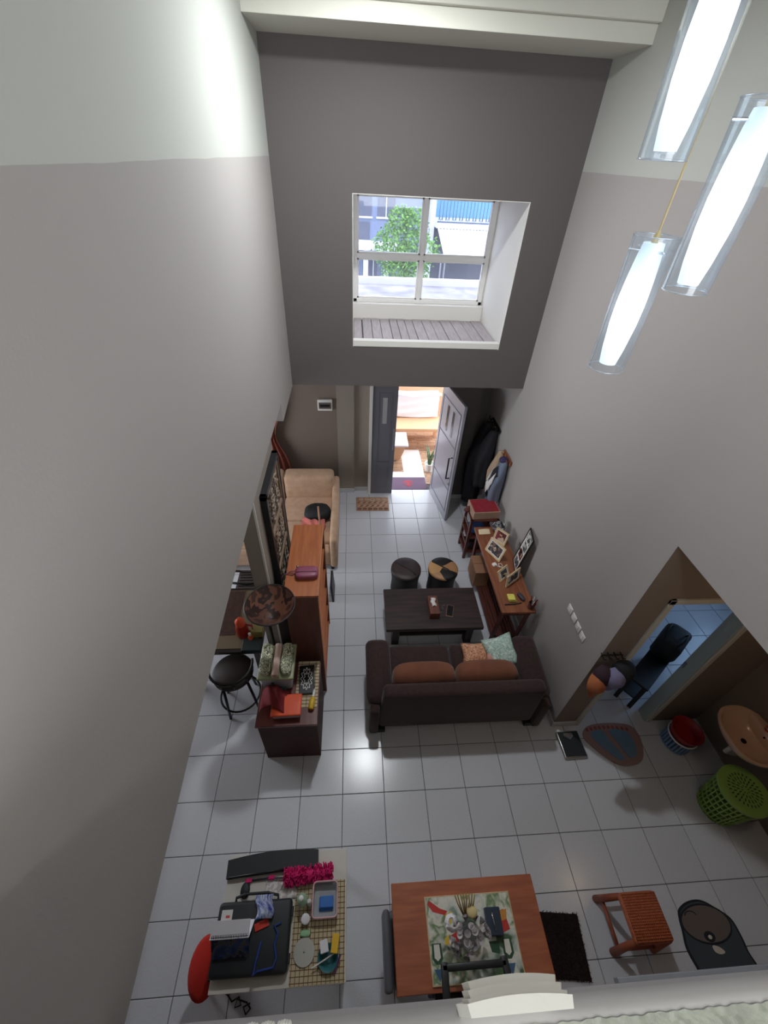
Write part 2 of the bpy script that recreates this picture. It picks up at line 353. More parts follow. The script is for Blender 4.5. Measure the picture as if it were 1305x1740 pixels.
b = B(); b.box(2.525, 2.575, -0.668, -0.515, 0, 2.21, bev=0.004); b.box(3.36, 3.41, -0.668, -0.515, 0, 2.21, bev=0.004); b.box(2.525, 3.41, -0.668, -0.515, 2.16, 2.21, bev=0.004); kd = struct(b.build('door_2', 'door_trim'))
b = B(); b.box(3.345, 3.36, -0.655, -0.53, 0, 2.16, bev=0.002); b.build('door_lining', 'jamb_green', kd)
b = B(); b.box(3.338, 3.346, -0.56, -0.53, 0.98, 1.06); b.build('strike_plate', 'grey_metal', kd)
# dining side walls and ceiling
b = B(); b.box(-4.2, -0.77, -6.0, 3.62, 2.72, 2.86); struct(b.build('ceiling_dining', 'greige'))
b = B(); b.box(-4.2, -4.05, -3.6, 0.3, -0.02, 2.72); b.box(-4.2, -4.05, 2.4, 3.62, -0.02, 2.72); b.box(-4.2, -4.05, 0.3, 2.4, 2.2, 2.72); struct(b.build('wall_dining', 'greige'))
b = B(); b.box(-4.2, 4.1, -3.6, -3.5, -0.02, 2.72); struct(b.build('wall_rear', 'greige'))
# wall stub that carries the carved panel
b = B(); b.box(-0.772, -0.64, -0.02, 0.92, 0, 2.72); struct(b.build('wall_stub', 'greige'))
b = B(); b.box(-0.648, -0.632, -0.026, -0.012, 0, 2.70); struct(b.build('trim_stub', 'white_paint'))
# baseboards
b = B(); b.box(2.262, 2.28, -0.65, 3.35, 0, 0.085, bev=0.003, seg=1); struct(b.build('baseboard_right', 'baseboard_tile'))
b = B(); b.box(2.262, 2.525, -0.668, -0.65, 0, 0.085, bev=0.003, seg=1); struct(b.build('baseboard_kitchen', 'baseboard_tile'))
b = B(); b.box(-0.14, 0.137, 3.512, 3.53, 0, 0.085, bev=0.003, seg=1); b.box(0.137, 0.40, 3.562, 3.58, 0, 0.085, bev=0.003, seg=1); struct(b.build('baseboard_entry', 'baseboard_tile'))
b = B(); b.box(1.56, 2.08, 3.332, 3.35, 0, 0.085, bev=0.003, seg=1); struct(b.build('baseboard_door', 'baseboard_tile'))
# entrance door: fixed narrow leaf, white jamb, open leaf swung inwards
M('door_grey', (112, 112, 120), 0.4); M('door_light', (150, 150, 160), 0.35, coat=0.2); M('black_metal', (28, 27, 27), 0.4, metal=0.5)
glass('door_glass', haze=0.5, gl=0.05, base=(235, 235, 235)); M('dark_glass', (30, 30, 36), 0.15)
b = B(); b.box(0.38, 0.425, 3.46, 3.62, 0, 2.16, bev=0.004); b.box(1.54, 1.58, 3.46, 3.62, 0, 2.16, bev=0.004); b.box(0.38, 1.58, 3.46, 3.62, 2.10, 2.16, bev=0.004); dj = struct(b.build('door_1', 'white_paint'))
def leaf(w, mat):
    bb = B(); bb.box(0, w, -0.02, 0.02, 0.01, 2.10, bev=0.004); return bb
dl = struct(bpy.data.objects.new('door_1_narrow_leaf', None)); COL.objects.link(dl); dl.location = (0.428, 3.50, 0)
leaf(0.385, None).build('leaf', 'door_grey', dl)
b = B()
for (x0, x1, z0, z1) in ((0.09, 0.30, 0.17, 0.18), (0.09, 0.30, 1.93, 1.94), (0.09, 0.10, 0.17, 1.94), (0.29, 0.30, 0.17, 1.94), (0.09, 0.30, 0.68, 0.69)): b.box(x0, x1, -0.026, -0.019, z0, z1)
b.build('panel_moulding', 'door_grey', dl)
b = B(); b.box(0.155, 0.225, -0.024, 0.024, 1.42, 1.86); b.build('pane', 'door_glass', dl)
b = B(); b.box(0.335, 0.36, -0.07, -0.055, 0.95, 1.35, bev=0.004); b.box(0.34, 0.355, -0.06, -0.02, 1.0, 1.02); b.box(0.34, 0.355, -0.06, -0.02, 1.28, 1.30); b.build('pull_handle', 'grey_metal', dl)
dr = struct(bpy.data.objects.new('door_1_open_leaf', None)); COL.objects.link(dr); dr.location = (1.535, 3.56, 0); dr.rotation_euler = (0, 0, math.atan2(2.72 - 3.56, 1.675 - 1.535))
leaf(0.85, None).build('leaf', 'door_light', dr)
b = B()
for (x0, x1, z0, z1) in ((0.06, 0.79, 0.17, 0.18), (0.06, 0.79, 1.93, 1.94), (0.06, 0.07, 0.17, 1.94), (0.78, 0.79, 0.17, 1.94), (0.06, 0.79, 0.60, 0.61), (0.06, 0.79, 1.36, 1.37)): b.box(x0, x1, -0.026, -0.019, z0, z1)
b.build('panel_moulding', 'door_grey', dr)
for x in (0.28, 0.50):
    b = B(); b.box(x, x + 0.07, -0.024, 0.024, 1.45, 1.86); b.build('pane', 'dark_glass', dr)
b = B(); b.tube([(0.74, -0.02, 0.82), (0.74, -0.075, 0.82), (0.74, -0.075, 1.20), (0.74, -0.02, 1.20)], 0.012, seg=10); b.build('pull_handle', 'black_metal', dr, smooth=40)
b = B(); b.cyl((0, 0, 0), 0.022, 0.03, seg=16, m=mat_of((0.78, -0.018, 0.74), rx=math.pi / 2)); b.build('lock', 'grey_metal', dr, smooth=40)

# ------------------------------------------------------------------ porch beyond the door
M('white_tile', (226, 226, 224), 0.3, vary=0.03); 
b = B(); b.box(-3.2, 4.2, 3.60, 9.0, -0.14, -0.02); porch = struct(b.build('floor_porch', 'grout'))
b = B(); b.box(-0.1985, 0.1985, -0.1985, 0.1985, -0.02, -0.005, bev=0.002, seg=1); t1 = b.build('white_tile', 'white_tile', porch); t1.location = (1.30, 3.98, 0)
copies(t1, 'white_tile', [(1.30, 3.98 + 0.4 * j, 0) for j in range(1, 3)] + [(0.90, 3.98, 0)], porch)
def mosaic():
    m = bpy.data.materials.new('mosaic'); m.use_nodes = True; nt = m.node_tree; bs_ = nt.nodes['Principled BSDF']; bs_.inputs['Roughness'].default_value = 0.6
    tc = nt.nodes.new('ShaderNodeTexCoord'); br = nt.nodes.new('ShaderNodeTexBrick'); br.inputs['Scale'].default_value = 1.0; br.inputs['Brick Width'].default_value = 0.16; br.inputs['Row Height'].default_value = 0.036; br.inputs['Mortar Size'].default_value = 0.003
    br.inputs['Color1'].default_value = rgb((196, 158, 126)); br.inputs['Color2'].default_value = rgb((150, 112, 86)); br.inputs['Mortar'].default_value = rgb((120, 100, 86)); nt.links.new(tc.outputs['Object'], br.inputs['Vector']); nt.links.new(br.outputs['Color'], bs_.inputs['Base Color']); MATS['mosaic'] = m
mosaic()
b = B(); b.box(-0.1985, 0.1985, -0.1985, 0.1985, -0.02, -0.005, bev=0.002, seg=1); k1 = b.build('mosaic_tile', 'mosaic', porch); k1.location = (0.5, 4.38, 0)
white = [(1.30, 3.98 + 0.4 * j) for j in range(3)] + [(0.90, 3.98)]
copies(k1, 'mosaic_tile', [(0.10 + 0.4 * i, 3.98 + 0.4 * j, 0) for i in range(7) for j in range(6) if (round(0.10 + 0.4 * i, 2), round(3.98 + 0.4 * j, 2)) not in [(round(a, 2), round(c, 2)) for a, c in white] and (i, j) != (1, 1)], porch)
M('porch_wall', (214, 180, 152), 0.85)
b = B(); b.box(-3.0, 4.0, 6.3, 6.45, -0.1, 0.98); struct(b.build('wall_porch', 'porch_wall'))
# bench with a white cover
M('bench_tan', (206, 158, 120), 0.6); M('cover_white', (238, 232, 236), 0.9, bump=(12, 0.3))
t = thing('porch_bench', 'tan porch bench with upright backrest seen through the doorway', 'bench', (1.2, 5.05, 0))
b = B(); b.box(-0.85, 0.80, 0, 0.58, 0.36, 0.45, bev=0.03); b.build('seat', 'bench_tan', t, smooth=40)
for lx in (-0.78, 0.72):
    for ly in (0.08, 0.50):
        b = B(); b.box(lx - 0.03, lx + 0.03, ly - 0.03, ly + 0.03, -0.004, 0.36); b.build('leg', 'bench_tan', t)
b = B(); b.box(-0.85, 0.80, 0.55, 0.72, 0.3, 0.93, bev=0.04); b.build('backrest', 'bench_tan', t, smooth=40)
b = B()
def cov(u, v):
    x = -0.78 + 1.50 * u; k = 0.007 * math.sin(v * 22 + 2.5 * math.sin(u * 5)) * (0.3 + u)
    if v < 0.8: return (x, 0.535 - 0.06 * (1 - v / 0.8) + k, 0.47 + 0.45 * v / 0.8 + 0.012 * math.sin(u * 7))
    w = (v - 0.8) / 0.2; return (x, 0.53 + 0.22 * w, 0.935 + 0.012 * math.sin(u * 7) + k)
b.grid(cov, 40, 40, thick=0.008); tag(b.build('bench_cover', 'cover_white', smooth=True), 'creased white cloth cover draped over the porch bench back', 'cloth').location = (1.2, 5.05, 0)
t = thing('porch_table', 'low porch table with pale top beside the covered bench', 'table', (0.75, 4.75, 0))
M('pale_top', (226, 212, 216), 0.4)
b = B(); b.box(-0.45, 0.45, -0.27, 0.25, 0.36, 0.40, bev=0.006); b.build('table_top', 'pale_top', t)
b = B(); b.prism([(-0.38, 0.04), (0.30, 0.04), (0.36, 0.2), (0.40, 0.36), (-0.42, 0.36)], -0.22, 0.2, axis='y'); b.build('pedestal', 'bench_tan', t)
b = B(); b.box(-0.3, 0.22, -0.2, 0.18, -0.004, 0.04); b.build('plinth', 'grey_metal', t)
M('mat_purple', (104, 84, 104), 0.95, bump=(200, 0.6)); M('mat_red', (176, 66, 76), 0.95)
b = B(); b.box(-0.34, 0.34, -0.19, 0.19, -0.005, 0.008, bev=0.004, seg=1); pm = tag(b.build('porch_mat', 'mat_purple'), 'purple outdoor mat with red emblem just beyond the threshold', 'mat'); pm.location = (1.15, 3.79, 0)
b = B()
for k in range(5):
    a = math.pi * (0.1 + 0.2 * k); b.ell((0.06 * math.cos(a), 0.03 + 0.07 * math.sin(a) - 0.03, 0.009), (0.05, 0.012, 0.002), m=None, nu=10, nv=4)
b.prism([(-0.015, -0.1), (0.015, -0.1), (0.02, 0.03), (-0.02, 0.03)], 0.008, 0.0105); b.prism([(-0.09, -0.03), (0, -0.12), (0.09, -0.03), (0.06, -0.03), (0, -0.09), (-0.06, -0.03)], 0.008, 0.0105); b.build('emblem', 'mat_red', pm)
t = thing('potted_snake_plant', 'snake plant in a white pot on the porch by the door', 'plant', (1.60, 4.22, -0.004))
M('pot_white', (222, 220, 216), 0.5); M('leaf_snake', (70, 100, 70), 0.5, noise=8, c2=(120, 140, 96), stretch=(1, 1, 6))
b = B(); b.lathe([(0.07, 0), (0.09, 0.16), (0.095, 0.18), (0.08, 0.18), (0.07, 0.15)], seg=20); b.build('pot', 'pot_white', t, smooth=40)
for k in range(8):
    a = k * 2.4; ln = 0.28 + 0.14 * random.random(); tl = 0.25 + 0.25 * random.random()
    b = B()
    def lf(u, v, a=a, ln=ln, tl=tl):
        w = 0.028 * math.sin(math.pi * min(1, 0.18 + 0.82 * v)) + 0.001; h = ln * v; d = tl * ln * v * v
        return ((0.03 + d) * math.cos(a) - (u - 0.5) * 2 * w * math.sin(a), (0.03 + d) * math.sin(a) + (u - 0.5) * 2 * w * math.cos(a), 0.15 + h)
    b.grid(lf, 2, 8, thick=0.004); b.build('leaf', 'leaf_snake', t, smooth=True)

# ------------------------------------------------------------------ street view through the bay window
M('concrete_white', (168, 166, 172), 0.9, noise=3, c2=(116, 112, 122)); M('concrete_lip', (226, 224, 226), 0.9)
b = B(); b.box(-2.2, 4.4, 3.76, 5.35, 2.55, 3.02); struct(b.build('roof_porch', 'concrete_white'))
b = B(); b.box(-2.2, 4.4, 5.35, 5.45, 2.55, 3.12, bev=0.01); struct(b.build('trim_roof_lip', 'concrete_lip'))
M('house_blue', (112, 124, 150), 0.85); M('house_dark', (84, 88, 104), 0.7); M('house_white', (206, 208, 216), 0.85); M('cyan_wall', (96, 150, 186), 0.8); M('railing_dark', (62, 78, 104), 0.6)
M('awning_white', (238, 238, 232), 0.6); M('car_dark', (40, 42, 50), 0.3, coat=0.5); M('street', (150, 150, 150), 0.9)
b = B(); b.box(-30, 40, 6.4, 60, -0.6, -0.5); struct(b.build('floor_street', 'street'))
t = thing('street_house', 'blue grey house front across the street behind the tree', 'building', (0, 14, -0.5))
b = B(); b.box(-6, 2.55, 0, 4, 0, 7.5); b.build('wall', 'house_blue', t)
for (x0, x1, z0, z1) in ((-0.1, 0.75, 3.65, 4.2), (0.95, 1.5, 3.65, 4.3), (-0.1, 0.7, 3.0, 3.5), (0.0, 0.28, 1.5, 2.6), (0.72, 0.98, 1.5, 2.65), (1.8, 2.1, 1.4, 2.7), (-2.0, -0.8, 3.0, 4.2)):
    b = B(); b.box(x0, x1, -0.03, 0.05, z0, z1); w = b.build('window', 'house_dark', t)
    b = B(); b.box(x0 - 0.04, x1 + 0.04, -0.06, -0.03, z0 - 0.05, z0); b.box((x0 + x1) / 2 - 0.015, (x0 + x1) / 2 + 0.015, -0.05, -0.02, z0, z1); b.build('sill', 'house_white', w)
b = B(); b.box(-6, 1.6, -0.5, 0, 2.78, 2.98); b.build('canopy_slab', 'house_white', t)
for x in (0.5, 1.2, 2.3):
    b = B(); b.box(x, x + 0.16, -0.35, -0.2, 0, 2.78); b.build('post', 'house_white', t)
t = thing('balcony_house', 'house with blue balcony and white awning across the street', 'building', (0, 13, -0.5))
b = B(); b.box(2.72, 9, 1.6, 4, 0, 8); b.build('wall', 'cyan_wall', t)
b = B(); b.box(2.74, 9, 0.0, 1.6, 3.52, 3.66); b.build('balcony_slab', 'house_white', t)
b = B(); b.box(2.60, 2.74, 0.4, 2.4, 0, 8); b.build('pillar', 'house_white', t)
for i in range(26):
    x = 2.80 + i * 0.105; b = B(); zt = 4.6
    b.tube([(x, 0.02, 3.72), (x, 0.02, zt)], 0.011, seg=5)
    if i % 2 == 0: b.tube([(x, 0.02, 3.9), (x + 0.02, 0.02, 3.76), (x + 0.05, 0.02, 3.72), (x + 0.085, 0.02, 3.76), (x + 0.105, 0.02, 3.9)], 0.011, seg=5)
    b.build('baluster', 'railing_dark', t)
b = B(); b.box(2.75, 5.6, 0.0, 0.05, 3.66, 3.70); b.build('bottom_rail', 'railing_dark', t)
b = B(); b.grid(lambda u, v: (2.80 + 2.9 * u + 0.12 * v, 0.05 - 1.0 * v, 3.50 - 0.62 * v + 0.018 * math.sin(u * 2.9 * 60)), 140, 2, thick=0.01); b.build('awning', 'awning_white', t)
b = B(); b.box(2.85, 9, 1.5, 1.6, 0, 3.4); b.build('carport_back', 'house_dark', t)
for x in (2.86, 2.98):
    b = B(); b.tube([(x, -0.8, 0), (x, -0.8, 2.92)], 0.025, seg=8); b.build('awning_post', 'grey_metal', t)
t = thing('parked_car', 'dark car parked under the white awning across the street', 'car', (4.2, 13.1, -0.5))
b = B(); b.box(-0.9, 0.9, -1.0, 1.2, 0.25, 0.85, bev=0.15, seg=3); b.box(-0.75, 0.75, -0.6, 1.0, 0.8, 1.4, bev=0.22, seg=3); b.build('body', 'car_dark', t, smooth=40)
b = B(); b.box(-0.62, 0.62, -0.64, -0.5, 0.92, 1.28, bev=0.05, m=mat_of(rx=0.2)); b.build('windscreen', 'house_dark', t)
M('tail_red', (200, 40, 40), 0.4)
for x in (-0.7, 0.7):
    b = B(); b.box(x - 0.12, x + 0.12, -1.03, -0.98, 0.6, 0.72, bev=0.02); b.build('light', 'tail_red', t)
    b = B(); b.cyl((0, 0, 0), 0.3, 0.2, m=mat_of((x - 0.1 if x > 0 else x - 0.1, -0.5, 0.3), ry=math.pi / 2)); b.build('wheel', 'black_metal', t, smooth=40)
# street tree
M('leaf_tree', (72, 122, 44), 0.6, vary=0.0, noise=6, c2=(124, 172, 76)); M('bark', (92, 78, 66), 0.9)
t = thing('street_tree', 'round bushy green tree standing across the street', 'tree', (1.52, 10.6, -0.5))
b = B(); b.tube([(0, 0, 0), (0.03, 0, 1.2), (-0.02, 0.02, 2.4), (0, 0, 3.4)], [0.1, 0.08, 0.06, 0.03], seg=8); b.build('trunk', 'bark', t, smooth=True)
b = B(); rr = random.Random(3)
blobs = [(0, 0, 3.55, 0.62), (-0.35, 0.1, 3.3, 0.48), (0.4, -0.05, 3.25, 0.5), (0.05, -0.2, 2.95, 0.55), (-0.2, 0.1, 2.6, 0.42), (0.35, 0.1, 2.65, 0.42), (0.1, 0, 2.2, 0.35), (-0.15, 0, 3.95, 0.3), (0.2, 0.0, 3.9, 0.32)]
for (cx, cy, cz, r) in blobs:
    for k in range(int(1500 * r)):
        th = rr.random() * 6.283; ph = math.acos(rr.uniform(-1, 1)); q = r * (0.72 + 0.34 * rr.random())
        p = Vector((cx + q * math.sin(ph) * math.cos(th), cy + q * math.sin(ph) * math.sin(th), cz + q * math.cos(ph)))
        d = Vector((rr.uniform(-1, 1), rr.uniform(-1, 1), rr.uniform(-0.9, 0.3))).normalized(); e = d.cross(Vector((rr.uniform(-1, 1), rr.uniform(-1, 1), rr.uniform(-1, 1)))).normalized()
        l = rr.uniform(0.06, 0.11); w = l * 0.28
        v = [b.bm.verts.new(p), b.bm.verts.new(p + d * l * 0.5 + e * w), b.bm.verts.new(p + d * l), b.bm.verts.new(p + d * l * 0.5 - e * w)]
        b.bm.faces.new(v)
fo = b.build('foliage', 'leaf_tree', t); fo['kind'] = 'stuff'
# ================================================================== PENDANT LAMPS
glass('lamp_glass', tint=(240, 246, 252), haze=0.10, gl=0.06); glass('rim_glass', tint=(240, 246, 252), haze=0.35, gl=0.25)
M('frosted', (214, 226, 236), 0.5, emit=((206, 228, 244), 0.75)); M('bulb_glow', (255, 255, 255), 0.5, emit=((236, 246, 255), 9.0)); M('chrome', (190, 190, 190), 0.2, metal=1.0); M('cord_gold', (186, 166, 120), 0.5)
def frosted_lit(name, z0, z1):
    """opal glass tube: brightest round the lamp inside it, dimmer to both ends"""
    m = bpy.data.materials.new(name); m.use_nodes = True; nt = m.node_tree; b = nt.nodes['Principled BSDF']; b.inputs['Base Color'].default_value = rgb((220, 230, 238)); b.inputs['Roughness'].default_value = 0.4
    tc = nt.nodes.new('ShaderNodeTexCoord'); s = nt.nodes.new('ShaderNodeSeparateXYZ'); nt.links.new(tc.outputs['Object'], s.inputs[0])
    r = nt.nodes.new('ShaderNodeValToRGB'); mp = nt.nodes.new('ShaderNodeMapRange'); mp.inputs['From Min'].default_value = z0; mp.inputs['From Max'].default_value = z1
    nt.links.new(s.outputs['Z'], mp.inputs['Value']); nt.links.new(mp.outputs[0], r.inputs['Fac'])
    e = r.color_ramp.elements; e[0].position = 0.0; e[0].color = (0.30, 0.36, 0.40, 1); e[1].position = 1.0; e[1].color = (0.16, 0.20, 0.23, 1)
    for p, c in ((0.25, (0.42, 0.50, 0.55, 1)), (0.36, (1.1, 1.15, 1.2, 1)), (0.50, (1.3, 1.35, 1.4, 1)), (0.62, (1.0, 1.06, 1.1, 1)), (0.72, (0.40, 0.48, 0.54, 1))):
        k = e.new(p); k.color = c
    nt.links.new(r.outputs[0], b.inputs['Emission Color']); b.inputs['Emission Strength'].default_value = 0.85
    MATS[name] = m
frosted_lit('opal_tube', 0.02, 0.43)
def pendant(loc, label, ztop):
    t = thing('pendant_lamp', label, 'lamp', loc, group='pendant lamp cluster')
    b = B(); b.lathe([(0.067, 0.0), (0.071, 0.24), (0.074, 0.455)], seg=40, cap0=False, cap1=False); b.build('outer_glass', 'lamp_glass', t, smooth=True)
    for rz_, zz_ in ((0.067, 0.0), (0.074, 0.455)):
        b = B(); b.tube([(rz_ * math.cos(q / 40 * 6.283), rz_ * math.sin(q / 40 * 6.283), zz_) for q in range(40)], 0.0022, seg=6, closed=True); b.build('glass_rim', 'rim_glass', t, smooth=True)
    b = B(); b.lathe([(0.031, 0.02), (0.040, 0.08), (0.0475, 0.17), (0.049, 0.24), (0.046, 0.32), (0.039, 0.40), (0.034, 0.435)], seg=36, cap0=False, cap1=True); b.build('opal_shade', 'opal_tube', t, smooth=60)
    for a in (0.6, 2.7, 4.8):
        b = B(); b.tube([(0.036 * math.cos(a), 0.036 * math.sin(a), 0.412), (0.073 * math.cos(a), 0.073 * math.sin(a), 0.412)], 0.0045, seg=8); b.build('pin', 'chrome', t)
    b = B(); b.tube([(0, 0, 0.43), (0, 0, ztop - loc[2])], 0.0035, seg=8); b.build('cord', 'cord_gold', t)
    b = B(); b.lathe([(0.012, 0.432), (0.012, 0.455), (0.005, 0.47)], seg=14); b.build('cord_cap', 'cord_gold', t, smooth=40)
pendant((1.150, -0.868, 4.062), 'lowest pendant lamp, its gold cord and both glass ends in view', 5.62)
pendant((1.207, -1.04, 4.389), 'middle pendant lamp of clear and frosted glass, cut off by the right edge', 5.62)
pendant((1.032, -0.930, 4.710), 'highest pendant lamp, its top cut off by the upper edge', 5.62)
# ceiling light whose glint shows on the floor tiles
t = thing('ceiling_light', 'round white ceiling light above the sitting area', 'lamp', (0.36, 1.0, 5.62))
b = B(); b.cyl((0, 0, -0.05), 0.13, 0.05, seg=28); b.build('housing', 'white_paint', t, smooth=40)
b = B(); b.cyl((0, 0, -0.058), 0.11, 0.008, seg=28); b.build('diffuser', 'bulb_glow', t, smooth=40)
light('ceiling_light_source', 'AREA', (0.36, 1.0, 5.55), 22, (0.93, 0.97, 1.0), size=0.2, look=(0, 0, -1))
t = thing('added_landing_fill', 'added unseen ceiling light above the landing, brightening the left wall', 'lamp', (0.6, -3.9, 5.62))  # lamp out of view, added to brighten the near left wall
b = B(); b.cyl((0, 0, -0.05), 0.13, 0.05, seg=28); b.build('housing', 'white_paint', t, smooth=40)
b = B(); b.cyl((0, 0, -0.058), 0.11, 0.008, seg=28); b.build('diffuser', 'bulb_glow', t, smooth=40)
light('added_landing_fill_source', 'AREA', (0.6, -3.9, 5.55), 5, (0.98, 1.0, 0.97), size=0.22, look=(0, 0, -1))
light('alcove_bulb', 'POINT', (3.07, -1.62, 2.70), 1.6, (1.0, 0.72, 0.42), radius=0.05)
# white moulding and scallops on the parapet
t = thing('stepped_moulding', 'white stepped plaster moulding standing on the parapet ledge', 'moulding', (0.33, -2.52, 3.752))
for k in range(4):
    w = 0.071 - 0.003 * k; y0 = 0.0075 * k; pts = []
    for i in range(13): u = -1 + i / 6.0; pts.append((w * u, y0 + 0.009 - 0.0045 * u * u + 0.0035 * (k == 0)))
    pts = [(w * 0.96, y0 - 0.004), (-w * 0.96, y0 - 0.004)] + pts
    b = B(); b.prism(pts, 0.0 if k == 0 else 0.05 - 0.01 * k, 0.098 - 0.008 * k); b.build('step', 'white_paint', t)
for n, x in enumerate((-0.008, 0.011, 0.030)):
    b = B()
    for q in range(5): b.ell((-0.006 + 0.003 * q, 0.0005 * (2 - abs(q - 2)), 0.004), (0.0025, 0.004, 0.012), nu=8, nv=6)
    b.box(-0.008, 0.008, -0.003, 0.002, -0.004, 0.006, bev=0.001)
    tag(b.build('plaster_scallop', 'white_paint', smooth=True), ('leftmost of three tiny white plaster scallops on the ledge', 'middle one of three tiny white plaster scallops on the ledge', 'rightmost of three tiny white plaster scallops on the ledge')[n], 'ornament', 'plaster scallops on the ledge').location = (x, -2.514, 3.90)
# ================================================================== SITTING AREA
M('sofa_brown', (50, 33, 32), 0.95, noise=30, c2=(60, 42, 40), bump=(160, 0.3), sheen=0.15)
M('cushion_rust', (124, 74, 50), 0.95, noise=5, c2=(104, 60, 42), bump=(120, 0.3), sheen=0.2)
sofa = thing('brown_sofa', 'dark brown fabric sofa seen from behind with rolled arms', 'sofa', (1.2, -0.28, 0))
b = B(); b.box(-0.80, 0.80, -0.375, -0.23, 0.06, 0.80, bev=0.045, seg=3)
for v in b.bm.verts:
    k = v.co.z / 0.8; v.co.x *= 1.0 + 0.05 * (1 - k); v.co.y += 0.03 * (1 - k)
b.build('backrest', 'sofa_brown', sofa, smooth=40)
b = B(); b.box(-0.80, 0.80, -0.26, 0.36, 0.06, 0.30, bev=0.02); b.build('seat_base', 'sofa_brown', sofa, smooth=40)
for x0, x1 in ((-0.70, -0.005), (0.005, 0.70)):
    b = B(); b.box(x0, x1, -0.24, 0.40, 0.29, 0.44, bev=0.05, seg=3); b.build('seat_cushion', 'sofa_brown', sofa, smooth=40)
for s in (-1, 1):
    b = B(); b.box(0.68, 0.93, -0.30, 0.40, 0.06, 0.62, bev=0.09, seg=4)
    for v in b.bm.verts:
        k = max(0, min(1, (v.co.z - 0.06) / 0.56)); v.co.x += 0.05 * k * k * (1 if v.co.x > 0.8 else 0.2) - 0.05 * (1 - k) * (v.co.x > 0.8)
        v.co.z -= 0.05 * (v.co.y < -0.1) * k
        v.co.x *= s
    b.build('arm', 'sofa_brown', sofa, smooth=50)
    b = B(); b.box(s * 0.88 - 0.05, s * 0.88 + 0.05, -0.385, -0.26, 0, 0.5, bev=0.03); b.build('rear_corner', 'sofa_brown', sofa, smooth=40)
    for y in (-0.33, 0.30):
        b = B(); b.box(s * 0.80 - 0.04, s * 0.80 + 0.04, y - 0.04, y + 0.04, 0, 0.07, bev=0.006); b.build('foot', 'black_metal', sofa)
for x, lab in ((0.825, 'rust orange back cushion on the left half of the brown sofa'), (1.475, 'rust orange back cushion on the right half of the brown sofa')):
    b = B(); b.ell((0, 0, 0), (0.325, 0.115, 0.185), p=0.55, nu=28, nv=14, m=mat_of(rx=-0.22)); o = tag(b.build('back_cushion', 'cushion_rust', smooth=True), lab, 'cushion', 'rust back cushions'); o.location = (x, -0.40, 0.625)
cells('peach_print', [(206, 150, 116), (186, 116, 86), (222, 178, 142), (206, 150, 116), (170, 100, 76)], 26, warp=0.06, kind='NOISE')
cells('mint_print', [(176, 200, 188), (206, 222, 212), (142, 176, 166), (190, 210, 200), (220, 232, 224)], 30, warp=0.08, kind='NOISE')
b = B(); b.pillow(0.30, 0.26, 0.10, m=mat_of(rx=0.35)); tag(b.build('peach_cushion', 'peach_print', smooth=True), 'small peach patterned cushion on the sofa seat', 'cushion').location = (1.46, -0.065, 0.50)
b = B(); b.pillow(0.36, 0.36, 0.12, m=mat_of(rx=0.45, rz=0.22, ry=-0.1)); tag(b.build('mint_cushion', 'mint_print', smooth=True), 'mint green patterned cushion against the right sofa arm', 'cushion').location = (1.745, -0.07, 0.545)
M('pink_cloth', (206, 150, 138), 0.95, bump=(60, 0.4))
b = B(); b.tube([(0, 0.09, 0.02), (0.02, 0.03, 0.03), (0.0, -0.04, 0.035), (0.02, -0.11, 0.02)], [0.02, 0.034, 0.036, 0.02], seg=10); tag(b.build('folded_cloth', 'pink_cloth', smooth=True), 'pink rolled cloth tucked between the peach and mint cushions', 'cloth').location = (1.60, -0.10, 0.505)
# coffee table
wood('black_wood', (34, 24, 23), (60, 40, 36), rough=0.5, stretch=(1.5, 14, 14), scale=2.0, coat=0.0)
ct = thing('coffee_table', 'low black brown wooden coffee table before the sofa', 'table', (1.09, 0.64, 0))
b = B(); b.box(-0.59, 0.59, -0.305, 0.305, 0.365, 0.42, bev=0.006); b.build('table_top', 'black_wood', ct)
for sx in (-1, 1):
    for sy in (-1, 1):
        b = B(); b.box(-0.045, 0.045, -0.045, 0.045, 0, 0.365, bev=0.005, m=mat_of((sx * 0.46, sy * 0.20, 0))); b.build('leg', 'black_wood', ct)
b = B(); b.box(-0.48, 0.48, -0.2, 0.2, 0.12, 0.15); b.build('shelf', 'black_wood', ct)
b = B(); b.box(-0.46, 0.46, -0.24, -0.215, 0.30, 0.365); b.box(-0.46, 0.46, 0.215, 0.24, 0.30, 0.365); b.build('apron', 'black_wood', ct)
M('red_plastic', (150, 34, 36), 0.45)
for i, (x, lab) in enumerate(((0.79, 'left of two red boxes on the shelf under the coffee table'), (1.0, 'right of two red boxes on the shelf under the coffee table'))):
    b = B(); b.box(-0.09, 0.09, -0.08, 0.08, 0, 0.09, bev=0.01); o = tag(b.build('red_box', 'red_plastic'), lab, 'box', 'red boxes under the coffee table'); o.location = (x, 0.56, 0.15)
# tissue box
wood('tissue_wood', (92, 50, 38), (116, 66, 48), stretch=(12, 2, 12))
t = thing('tissue_box', 'brown wooden tissue box on the coffee table', 'box', (1.095, 0.61, 0.42))
b = B(); b.box(-0.06, 0.06, -0.135, 0.135, 0, 0.10, bev=0.004); b.build('body', 'tissue_wood', t)
M('tissue', (232, 228, 226), 0.95)
b = B(); b.grid(lambda u, v: (-0.028 + 0.056 * u + 0.008 * math.sin(v * 9), -0.03 + 0.13 * v, 0.101 + 0.03 * math.sin(math.pi * u) * (0.4 + 0.6 * math.sin(3 * v + 0.5)) + 0.004 * math.sin(u * 14)), 10, 12, thick=0.003); b.build('tissue', 'tissue', t, smooth=True)
M('phone_black', (24, 24, 27), 0.15, coat=0.4); M('phone_case', (150, 110, 90), 0.5)
t = thing('phone', 'black phone in brown case on the coffee table', 'phone', (1.305, 0.58, 0.42), rz=-0.28)
